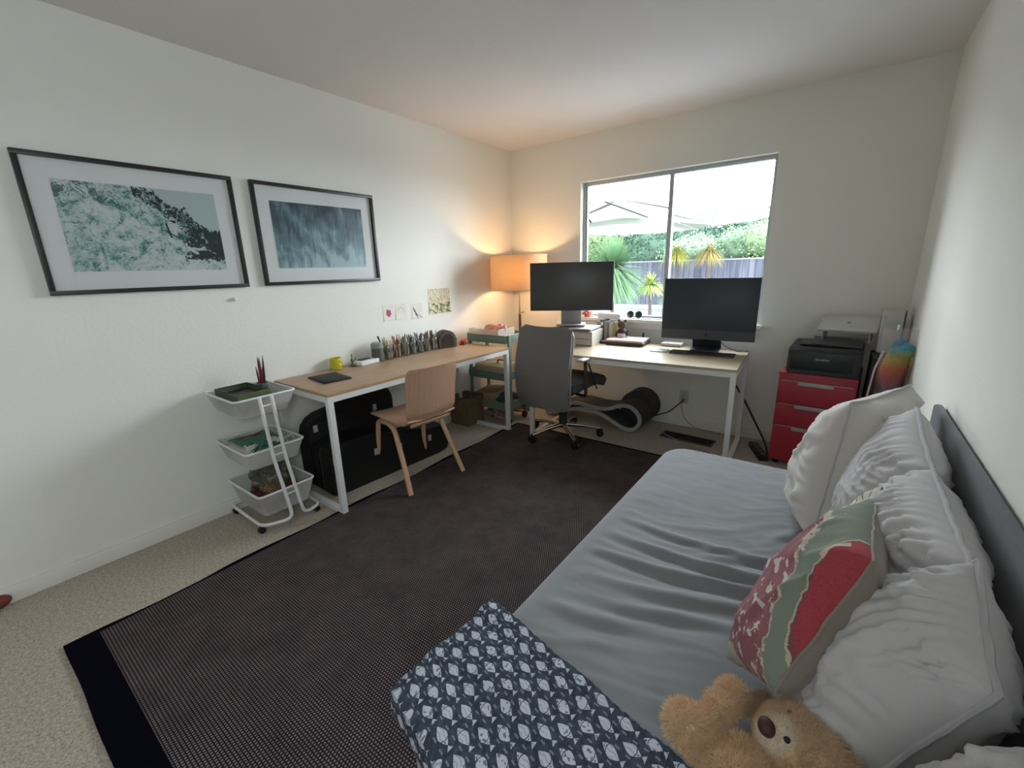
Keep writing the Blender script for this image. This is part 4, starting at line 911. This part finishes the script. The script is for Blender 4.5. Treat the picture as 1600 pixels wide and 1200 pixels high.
def kilim():
    m=Mat('kilim_weave',rough=.92,spec=.1,sheen=.1); k=m.coord('UV'); u,v,_=m.xyz(k)
    n=m.noise(m.coord('UV',(4,3,1)),5,5,.7); n2=m.noise(m.coord('UV',(9,5,1)),2.0,2,.5); n3=m.noise(m.coord('Object'),260,2,.6); big=m.noise(k,3,2)
    v2=v.pow(5.0); w=(v2+u*.80+(n-.5)*.12+((u*11).frac()-.5).abs()*.04)/1.8
    c=m.ramp(w,[(.0,lin((190,190,172))),(.02,lin((150,84,96))),(.385,lin((190,180,160))),(.405,lin((126,138,124))),(.62,lin((196,188,168))),(.64,lin((134,62,68))),(.665,lin((172,40,64))),(.99,lin((168,38,62)))],True)
    c=m.mix((u.gt(.66))*((v+(n-.5)*.1-(u-.62)*1.1).lt(.02)),c,lin((124,140,128)))
    mot=(n2.gt(.585))*(w.gt(.03))*(w.lt(.37))*(v.gt(.3))*(u.lt(.6)); c=m.mix(mot,c,lin((214,208,196)))
    mot2=(n2.gt(.54))*(w.gt(.36))*(w.lt(.42)); c=m.mix(mot2,c,lin((212,200,186)))
    # wider cream motifs near the top corner
    st=((v*60).sin().gt(.2))*(u.gt(.78))*(v.gt(.78))*(v.lt(.90))*(u.lt(.95)); c=m.mix(st,c,lin((206,192,180)))
    c=m.mix(n3*.35,c,lin((150,140,130)))
    m.color(c); m.bump(n3+n,.5,.002); return m.m
M_KBACK=cloth('taupe_cushion_back',(142,132,124),500,.05)
# u runs along the long edge L->T, v from that edge to the near edge
cushion('cushion','kilim cushion with mauve, sage and crimson bands leaning on the back cushions','cushion',[(2.637,-2.755,.455),(2.868,-2.445,.80),(2.845,-2.80,.835),(2.735,-2.945,.61)],.17,[kilim(),M_KBACK],M_KBACK,.003,flip=True,seed=6.6,gather=.003,gfreq=10,wr=.008,pinch=.02)
def stripe():
    m=Mat('cream_black_stripe',rough=.9); u,v,_=m.xyz(m.coord('UV')); n=m.noise(m.coord('UV'),8,3)
    s=((u*24+v*3+(n-.5)*.8).frac()).lt(.13); m.color(m.mix(s,lin((202,198,178)),lin((70,68,64)))); return m.m
cushion('cushion','cream cushion with thin black stripes, mostly hidden behind the kilim cushion','cushion',[(2.672,-2.46,.46),(2.885,-2.36,.80),(2.915,-2.56,.76),(2.76,-2.66,.46)],.13,[stripe(),M_KBACK],None,flip=True,seed=4.4,gather=.003,gfreq=10,wr=.006,pinch=.0)
# ------------------------------------------------------------ fish-print quilt
def fish_mat():
    m=Mat('fish_print_cotton',rough=.85,spec=.15); k=m.coord('UV'); u,v,_=m.xyz(k)
    n=m.noise(k,60,4,.7); nn=m.noise(k,5,2)
    u=u+(nn-.5)*.006; v=v+(nn-.5)*.008
    PU,PV=.062,.0300
    row=(v/PV).floor(); cu=(u/PU)+row*.5; cv=(v/PV).frac()-.5; cell=cu.floor(); f=cu.frac()-.40
    a=f/.38; body=((cv.abs()*2.35)+a.abs().pow(1.5)).lt(.82)*(a.abs().lt(1))
    tl=(f-.36); tail=(tl.gt(0))*(tl.lt(.13))*((cv.abs()).lt(tl*1.6+.02))
    dirv=((row*.5).frac()).gt(.25)   # alternate rows face the other way
    gx=f*(dirv*2-1)
    gill=((gx-.17-(cv*cv)*-.6).abs()).lt(.013)
    eye=((gx-.235)*(gx-.235)*3.6+(cv-.05)*(cv-.05)).lt(.0016)
    kind=((row*3+cell*5+.5)/4).frac()
    dots=(m.noise(k,150,1,.3).gt(.60))*(kind.lt(.5)); lines=((v*700+(u*300).sin()*1.2).sin().gt(.72))*(kind.gt(.5))
    base=m.ramp(n,[(.35,lin((38,46,58))),(.62,lin((66,76,90)))])
    dash=(((cv.abs()-.47).abs()).lt(.028))*((u*260).sin().gt(.2)); base=m.mix(dash*.4,base,lin((170,176,186)))
    fc_=m.mix((dots*.75).max(lines*.35),lin((186,190,202)),lin((50,58,72))); fc_=m.mix(gill.max(eye),fc_,lin((40,46,60)))
    c=m.mix(body.max(tail),base,fc_); m.color(m.mix((n-.5).abs()*.5,c,lin((90,98,110)))); m.bump(n,.3,.001); return m.m
b=MB(); bm=b.b; uvl=bm.loops.layers.uv.new('UVMap')
FL,FR,NR,NL=Vector((2.052,-2.912,.447)),Vector((2.93,-3.105,.447)),Vector((2.93,-3.50,.447)),Vector((2.030,-3.245,.447))
NUq,NVq=150,80; Lu=.90; Lv=.36
def quilt(u,v):
    vv=min(v/.86,1); p=FL*(1-u)*(1-vv)+FR*u*(1-vv)+NR*u*vv+NL*(1-u)*vv
    h=max(0,v-.86)*Lv/1.0; 
    p.x+=.010*fbm(v*5,.3,2,3)*(1-u)**3; p.y+=.008*fbm(u*6,4.1,v*2,2)*(1-v)
    p.z+=.007*fbm(u*7,v*4,1,3)+.012*max(0,1-abs((u*1.0+v*.2)-.93)*14)+.004*math.sin(u*21+v*5)*v
    p.z+=.010*max(0,1-abs(v-.10)*9)*max(0,1-u*9)
    if h: p.y-=.012+h*.15; p.z-=h*1.2
    e=min(u*Lu,1)
    if u<.03: p.z-=(.03-u)*.25
    return p
g=[[bm.verts.new(quilt(i/NUq,j/NVq)) for j in range(NVq+1)] for i in range(NUq+1)]
for i in range(NUq):
    for j in range(NVq):
        f=bm.faces.new((g[i][j],g[i][j+1],g[i+1][j+1],g[i+1][j]))
        for l,(a_,b_) in zip(f.loops,((i,j),(i,j+1),(i+1,j+1),(i+1,j))): l[uvl].uv=(a_/NUq*Lu,b_/NVq*Lv)
solid(bm,.012)
qo=b.build('quilt',fish_mat(),angle=60); tag(qo,'dark blue quilt with a white fish print folded over the near end of the sofa','quilt')
# ------------------------------------------------------------ teddy bear
def fur(name,rgb,seed_=0):
    m=Mat(name,rough=.95,spec=.1,sheen=.4); k=m.coord(); n=m.noise(k,40,4,.7); n2=m.noise(k,320,2,.6); c=lin(rgb)
    m.color(m.mix(n*.6+n2*.6-.1,tuple(x*.72 for x in c),tuple(min(1,x*1.18) for x in c))); m.bump(n2,.6,.003); return m.m
M_BEAR=fur('bear_fur',(236,202,162)); M_MUZ=fur('muzzle_fur',(238,220,196))
t=thing('teddy_bear','small tan teddy bear with a dark brown nose lying by the fish quilt','teddy bear',(2.72,-2.97,.44))
O=Vector((2.72,-2.97,.44))
BB=[((2.800,-2.945,.525),(.078,.070,.062)),((2.775,-2.965,.54),(.055,.05,.045)),((2.752,-2.980,.557),(.033,.030,.030)),
((2.832,-2.852,.518),(.030,.022,.030)),((2.862,-2.985,.50),(.022,.022,.022)),
((2.70,-3.015,.485),(.048,.050,.040)),((2.735,-3.03,.485),(.055,.055,.045)),((2.695,-3.06,.505),(.04,.04,.035)),((2.76,-3.07,.49),(.06,.06,.045)),
((2.665,-3.005,.49),(.030,.030,.028)),((2.640,-3.030,.505),(.032,.030,.030)),((2.610,-3.028,.528),(.036,.034,.036)),
((2.640,-2.990,.522),(.019,.024,.022)),((2.654,-2.950,.518),(.026,.030,.026)),((2.668,-2.905,.512),(.028,.032,.027)),
((2.735,-2.90,.49),(.026,.034,.024)),((2.720,-2.855,.468),(.024,.030,.022)),((2.748,-2.93,.505),(.028,.03,.026))]
b=MB()
for c_,r_ in BB: b.sph(Vector(c_)-O,r_,3)
tmp=b.build('tmp',M_BEAR); rm=tmp.modifiers.new('r','REMESH'); rm.mode='VOXEL'; rm.voxel_size=.0055; sm=tmp.modifiers.new('s','SMOOTH'); sm.iterations=5; sm.factor=.6
bpy.context.view_layer.update()
me=bpy.data.meshes.new_from_object(tmp.evaluated_get(bpy.context.evaluated_depsgraph_get())); bpy.data.objects.remove(tmp)
mz=Vector((2.747,-2.982,.563))-O
me.materials.clear(); me.materials.append(M_BEAR); me.materials.append(M_MUZ)
for p_ in me.polygons:
    if (p_.center-mz).length<.033+.006*noise.noise(p_.center*60): p_.material_index=1
me.shade_smooth(); bo=bpy.data.objects.new('body',me); COL.objects.link(bo); bo.parent=t
# fur tufts as thin blades
rnd=random.Random(11); vs=[];fs=[];mi=[]
polys=list(me.polygons); areas=[p_.area for p_ in polys]
for p_ in rnd.choices(polys,weights=areas,k=42000):
    vv=[me.vertices[i].co for i in p_.vertices]; a_,b_,c_=rnd.random(),rnd.random(),0
    q_=vv[0].lerp(vv[1],a_).lerp(vv[2] if len(vv)<4 else vv[3].lerp(vv[2],a_),b_); n_=p_.normal
    muz=(q_-mz).length<.034
    d=(n_+Vector((rnd.uniform(-.7,.7),rnd.uniform(-.7,.7),rnd.uniform(-.7,.5)))).normalized(); L_=(.006 if muz else rnd.uniform(.008,.017))
    s_=d.orthogonal().normalized(); s_.rotate(Matrix.Rotation(rnd.uniform(0,PI),3,d)); s_=s_*.0009
    i0=len(vs); vs+= [q_-s_,q_+s_,q_+d*L_]; fs.append((i0,i0+1,i0+2)); mi.append(1 if muz else 0)
fm=bpy.data.meshes.new('fur'); fm.from_pydata(vs,[],fs); fm.materials.append(M_BEAR); fm.materials.append(M_MUZ); fm.polygons.foreach_set('material_index',mi)
fo=bpy.data.objects.new('fur',fm); COL.objects.link(fo); fo.parent=t; fo['kind']='stuff'
MB().sph(Vector((2.7325,-2.998,.582))-O,(.013,.0165,.014),3,(0,.3,.5)).build('nose',plain('brown_velvet_nose',(62,34,30),.6),t)
for c_ in ((2.763,-3.006,.586),(2.762,-2.944,.579)): MB().sph(Vector(c_)-O,.0052,2).build('eye',plain('glossy_eye',(24,16,14),.15),t)
# ------------------------------------------------------------ garden outside the window
GZ=-.25
def ground_mat():
    m=Mat('garden_ground',rough=.95); k=m.coord(); n=m.noise(k,.8,4); n2=m.noise(k,9,4)
    m.color(m.ramp(n*.6+n2*.4,[(.4,(.035,.045,.02)),(.62,(.06,.075,.04))])); return m.m
struct(MB().sbox((-60,8.2,GZ-.3),(40,60,GZ)).build('lawn',ground_mat(),smooth=False))
struct(MB().sbox((-12,.4,GZ-.3),(12,8.2,GZ)).build('patio',plain('patio_stone',(96,100,106),.9,var=.2,vs=3),smooth=False))
def fol(name,rgb,var=.5):
    m=Mat(name,rough=.8,spec=.2); k=m.coord(); n=m.noise(k,2.2,4,.7); n2=m.noise(k,26,3,.7); c=lin(rgb)
    m.color(m.mix(n*.5+n2*.6-.05,tuple(x*(1-var) for x in c),tuple(x*(1+var) for x in c))); return m.m
M_TRUNK=plain('bark',(52,44,38),.9,bump=.4,bs=20)
def leafcloud(name,label,cat,loc,r,rgb,n,ls,seed_,group=None,trunk=True,up=.2,narrow=.35):
    t=thing(name,label,cat,(loc[0],loc[1],GZ),0,group); rnd=random.Random(seed_); b=MB()
    h=loc[2]-GZ
    for i in range(n):
        a=rnd.uniform(0,2*PI); zc=rnd.uniform(-1,1); q=math.sqrt(1-zc*zc); d=Vector((q*math.cos(a),q*math.sin(a),zc))
        k=1+.28*fbm(d.x*1.6+seed_,d.y*1.6,d.z*1.6,3); rad=rnd.uniform(.55,1)**.5*k
        p=Vector((d.x*r[0]*rad,d.y*r[1]*rad,h+d.z*r[2]*rad))
        dd=(d+Vector((rnd.uniform(-.8,.8),rnd.uniform(-.8,.8),rnd.uniform(-.8,.8)+up))).normalized(); s=dd.orthogonal().normalized(); s.rotate(Matrix.Rotation(rnd.uniform(0,6.28),3,dd)); L=ls*rnd.uniform(.6,1.3)
        b.quad(p,p+dd*L*.5+s*L*narrow,p+dd*L,p+dd*L*.5-s*L*narrow)
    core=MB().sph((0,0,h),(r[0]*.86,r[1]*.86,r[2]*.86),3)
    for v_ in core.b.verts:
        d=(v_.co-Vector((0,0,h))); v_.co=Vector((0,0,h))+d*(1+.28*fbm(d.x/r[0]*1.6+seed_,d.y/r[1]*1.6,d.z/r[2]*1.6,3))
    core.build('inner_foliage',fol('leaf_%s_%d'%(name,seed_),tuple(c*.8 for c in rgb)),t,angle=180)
    b.build('foliage',fol('leaf_%s_%d'%(name,seed_),rgb),t,smooth=False)
    if trunk: MB().tube([(0,0,-.01),(.05,0,h*.5),(0,.05,h)],[.10,.08,.05],8).build('trunk',M_TRUNK,t)
    return t
def spiky(name,label,cat,loc,R_,n,rgb,seed_,w_=.02,droop=.5,trunkh=.4,minel=-.5,group=None):
    t=thing(name,label,cat,(loc[0],loc[1],GZ),0,group); rnd=random.Random(seed_); b=MB(); h=loc[2]-GZ
    for i in range(n):
        a=rnd.uniform(0,2*PI); el=math.asin(rnd.uniform(math.sin(minel),1)); d=Vector((math.cos(a)*math.cos(el),math.sin(a)*math.cos(el),math.sin(el))); L=R_*rnd.uniform(.75,1.08)
        s=d.cross(Vector((0,0,1))); s=(s.normalized() if s.length>.01 else Vector((1,0,0)))*w_; prev=None
        for k in range(6):
            q=k/5; p=Vector((0,0,h))+d*L*q+Vector((0,0,-droop*L*q*q*(.4+.6*math.cos(el)))); ww=s*(1-q)**.6*(.5+q*1.2 if q<.4 else 1)
            if k==5: ww=s*.02
            cur=(b.b.verts.new(p-ww),b.b.verts.new(p+ww))
            if prev: b.b.faces.new((prev[0],prev[1],cur[1],cur[0]))
            prev=cur
    b.build('fronds',fol('frond_%s_%d'%(name,seed_),rgb,.45),t,smooth=False)
    MB().tube([(0,0,-.01),(.02,.01,h*.6),(0,0,h)],[.05,.035,.03],8).build('trunk',M_TRUNK,t)
    return t
#            name label
spiky('yucca','big round spiky yucca just outside the left window pane','plant',(-.52,3.6,1.28),.70,2300,(70,96,66),1,.008,.30,minel=-.9)
spiky('young_palm','small yellow-green palm right of the spiky yucca','plant',(-.12,4.4,.98),.34,220,(110,124,58),2,.016,.5,minel=-.2)
spiky('young_palm','pale green low cycad beside the window mullion','plant',(.18,4.8,.72),.40,200,(84,104,76),3,.014,.7,minel=-.3)
for i,(x,y,z,R_,c,lab) in enumerate(((-.75,8.0,1.62,.50,(120,118,48),'bright yellow weeping grass tree at the fence, left of the pair'),(.02,8.0,1.60,.50,(112,100,58),'yellow and russet weeping grass tree at the fence, right of the pair'))): spiky('cordyline','%s'%lab,'plant',(x,y,z),R_*.9,420,c,20+i,.008,.9,minel=-.1)
# fence: one panel of boards between posts
def fence_mat():
    m=Mat('weathered_fence',rough=.9,spec=.1); k=m.coord(); x,y,z=m.xyz(k); p=(x/.145); n=m.noise(m.coord('Object',(1,1,.15)),9,3); g=p.frac(); idn=m.noise(m.coord('Object',(1.1,.01,.01)),6,1)
    c=m.ramp(n*.5+idn*.6,[(.35,(.028,.030,.042)),(.7,(.075,.078,.098))]); c=m.mix((g.lt(.07)),c,(.012,.012,.016)); m.color(c); return m.m
t=thing('wooden_fence','grey weathered board fence across the back of the garden','fence',(-2,9.0,GZ),math.radians(1))
MB().sbox((-9,-.012,0),(9,.012,1.67)).build('boards',fence_mat(),t,smooth=False)
MB().sbox((-9,-.035,1.665),(9,.035,1.70)).sbox((-9,.013,.3),(9,.05,.39)).build('rail',plain('fence_rail',(104,104,112),.9),t,smooth=False)
for k in range(8): MB().sbox((-8.9+2.5*k,.014,0),(-8.8+2.5*k,.11,1.68)).build('post',plain('fence_post',(70,70,78),.9),t,smooth=False)
# trees and shrubs beyond the fence
TR=[((-7.6,13.0,1.6),(2.2,1.6,1.25),(60,80,54),'mid green bushy tree beyond the fence, far left behind the parasol'),
((-5.2,12.2,1.7),(1.7,1.4,1.05),(72,90,58),'light-tipped tree beyond the fence above the yucca'),
((-3.2,12.8,1.55),(1.7,1.4,1.15),(44,66,52),'dark green tree beyond the fence behind the mullion'),
((-1.6,13.2,1.5),(1.5,1.4,1.20),(50,70,58),'dull green tree beyond the fence right of the mullion'),
((-.9,10.6,1.55),(1.1,.8,.62),(84,102,80),'pale feathery shrub just over the fence in the middle'),
((.35,10.9,1.75),(1.0,.9,.62),(72,92,70),'grey-green shrub over the fence left of the arching bush'),
((1.35,10.6,1.85),(1.05,.9,.85),(92,112,80),'large pale arching bush over the fence at the right edge of the window'),
((.6,13.6,1.9),(1.7,1.3,1.05),(48,68,54),'dark tree behind the arching bush'),
((-9.8,14.5,1.7),(2.2,1.6,1.4),(54,74,52),'far left dark tree beyond the fence')]
for i,(c_,r_,rgb,lab) in enumerate(TR): leafcloud('tree' if r_[0]>1.2 else 'shrub',lab,'tree' if r_[0]>1.2 else 'shrub',c_,r_,rgb,int(9000*min(1.3,r_[0]*r_[2]/2)),.10 if r_[0]>1.2 else .07,40+i,'trees and shrubs beyond the fence')
# wooded hill far behind
hb=MB(); hb.grid(lambda u,v:(-60+75*u,26+26*v,GZ+ (3.4+1.2*fbm(u*5,0,3,3)+.5*math.sin(u*9))*math.sin(min(1,v*1.3)*PI/2)+.35*fbm(u*60,v*20,1,3)),160,30)
struct(hb.build('hill',fol('wooded_hill',(64,80,76),.3)))
# low stone wall, table and flowers near the window
t=thing('garden_wall','low pale stone garden wall beyond the window sill','wall',(-.4,5.4,GZ),math.radians(6))
MB().sbox((-2.6,-.15,0),(.9,.15,.72),.02).build('wall_body',plain('pale_stone',(110,116,122),.95,var=.35,vs=10,bump=.5,bs=14),t); MB().sbox((-2.65,-.2,.721),(.95,.2,.77),.01).build('coping',plain('coping_stone',(150,156,164),.9,var=.1),t)
lumpmat=blotch('orange_blooms',[(150,70,50),(190,96,64)],12)
# parasols
M_CANVAS=clearish('parasol_canvas',(226,226,214),.9)
def canvas_mat():
    m=bpy.data.materials.new('pale_canvas'); m.use_nodes=True; nt=m.node_tree; nt.nodes.clear()
    o=nt.nodes.new('ShaderNodeOutputMaterial'); mx=nt.nodes.new('ShaderNodeMixShader'); d=nt.nodes.new('ShaderNodeBsdfDiffuse'); tr=nt.nodes.new('ShaderNodeBsdfTranslucent'); mx.inputs[0].default_value=.5
    d.inputs[0].default_value=(.5,.52,.48,1); tr.inputs[0].default_value=(.42,.44,.40,1); nt.links.new(d.outputs[0],mx.inputs[1]); nt.links.new(tr.outputs[0],mx.inputs[2]); nt.links.new(mx.outputs[0],o.inputs[0]); return m
M_CANVAS=canvas_mat()
def parasol(label,c,R_,zt,zr,rot=0,tilt=0,mast=(-2.5,1.5),struts=True):
    t=thing('parasol',label,'parasol',(c[0],c[1],GZ)); zt-=GZ; zr-=GZ; b=MB(); n=8; top=b.b.verts.new((0,0,zt)); rim=[]; Rm=Euler((tilt,0,0)).to_matrix()
    P=[Vector((R_*math.cos(rot+2*PI*k/n),R_*math.sin(rot+2*PI*k/n),zr)) for k in range(n)]
    def tl(p): q=Rm@(p-Vector((0,0,zt))); return q+Vector((0,0,zt))
    P=[tl(p) for p in P]; v=[b.b.verts.new(p) for p in P]
    for k in range(n): b.b.faces.new((top,v[k],v[(k+1)%n]))
    solid(b.b,.008)
    b.build('canopy',M_CANVAS,t,smooth=False)
    for k in range(n):
        MB().tube([(0,0,zt-.03),P[k]-Vector((0,0,.02))],.018 if struts else .009,6).build('rib',plain('parasol_rib',(64,60,56),.6) if struts else plain('pale_rib',(190,190,184),.6),t)
        if not struts: continue
        q=Vector((0,0,zt-.03)).lerp(P[k]-Vector((0,0,.02)),.5); MB().tube([(0,0,zt-.62),q],.012,6).build('strut',plain('parasol_rib',(64,60,56)),t)
    mx_,my_=mast; MB().tube(fillet([(mx_,my_,.05),(mx_,my_,zt+.55),(0,0,zt+.22),(0,0,zt)],.15),.028,10).build('cantilever_pole',plain('parasol_pole',(150,150,148),.5),t); MB().lathe([(.38,0),(.38,.06),(.05,.09)],c=(mx_,my_,0),n=24).build('base',M_DKGREY,t)
parasol('pale parasol with dark ribs seen from below through the left window pane',(-1.85,4.5),1.95,2.86,2.36,.25,0,(-2.6,-.5))
parasol('white parasol beyond the spiky yucca, its rim crossing the window mullion',(-1.55,7.3),1.75,2.75,2.20,.1,0,(-3.6,.5),False)
parasol('pale parasol far behind, its peak just above the trees in the right window pane',(.10,8.0),1.30,2.62,2.40,.3,-.06,(3.2,.3),False)
o=MB().sph((0,0,.03),(.03,.05,.03),3).build('wooden_toy',plain('rust_red_wood',(112,52,40),.6),loc=(.020,-3.795,.001)); tag(o,'small rust-red rounded object on the carpet at the left edge of the photo','toy')
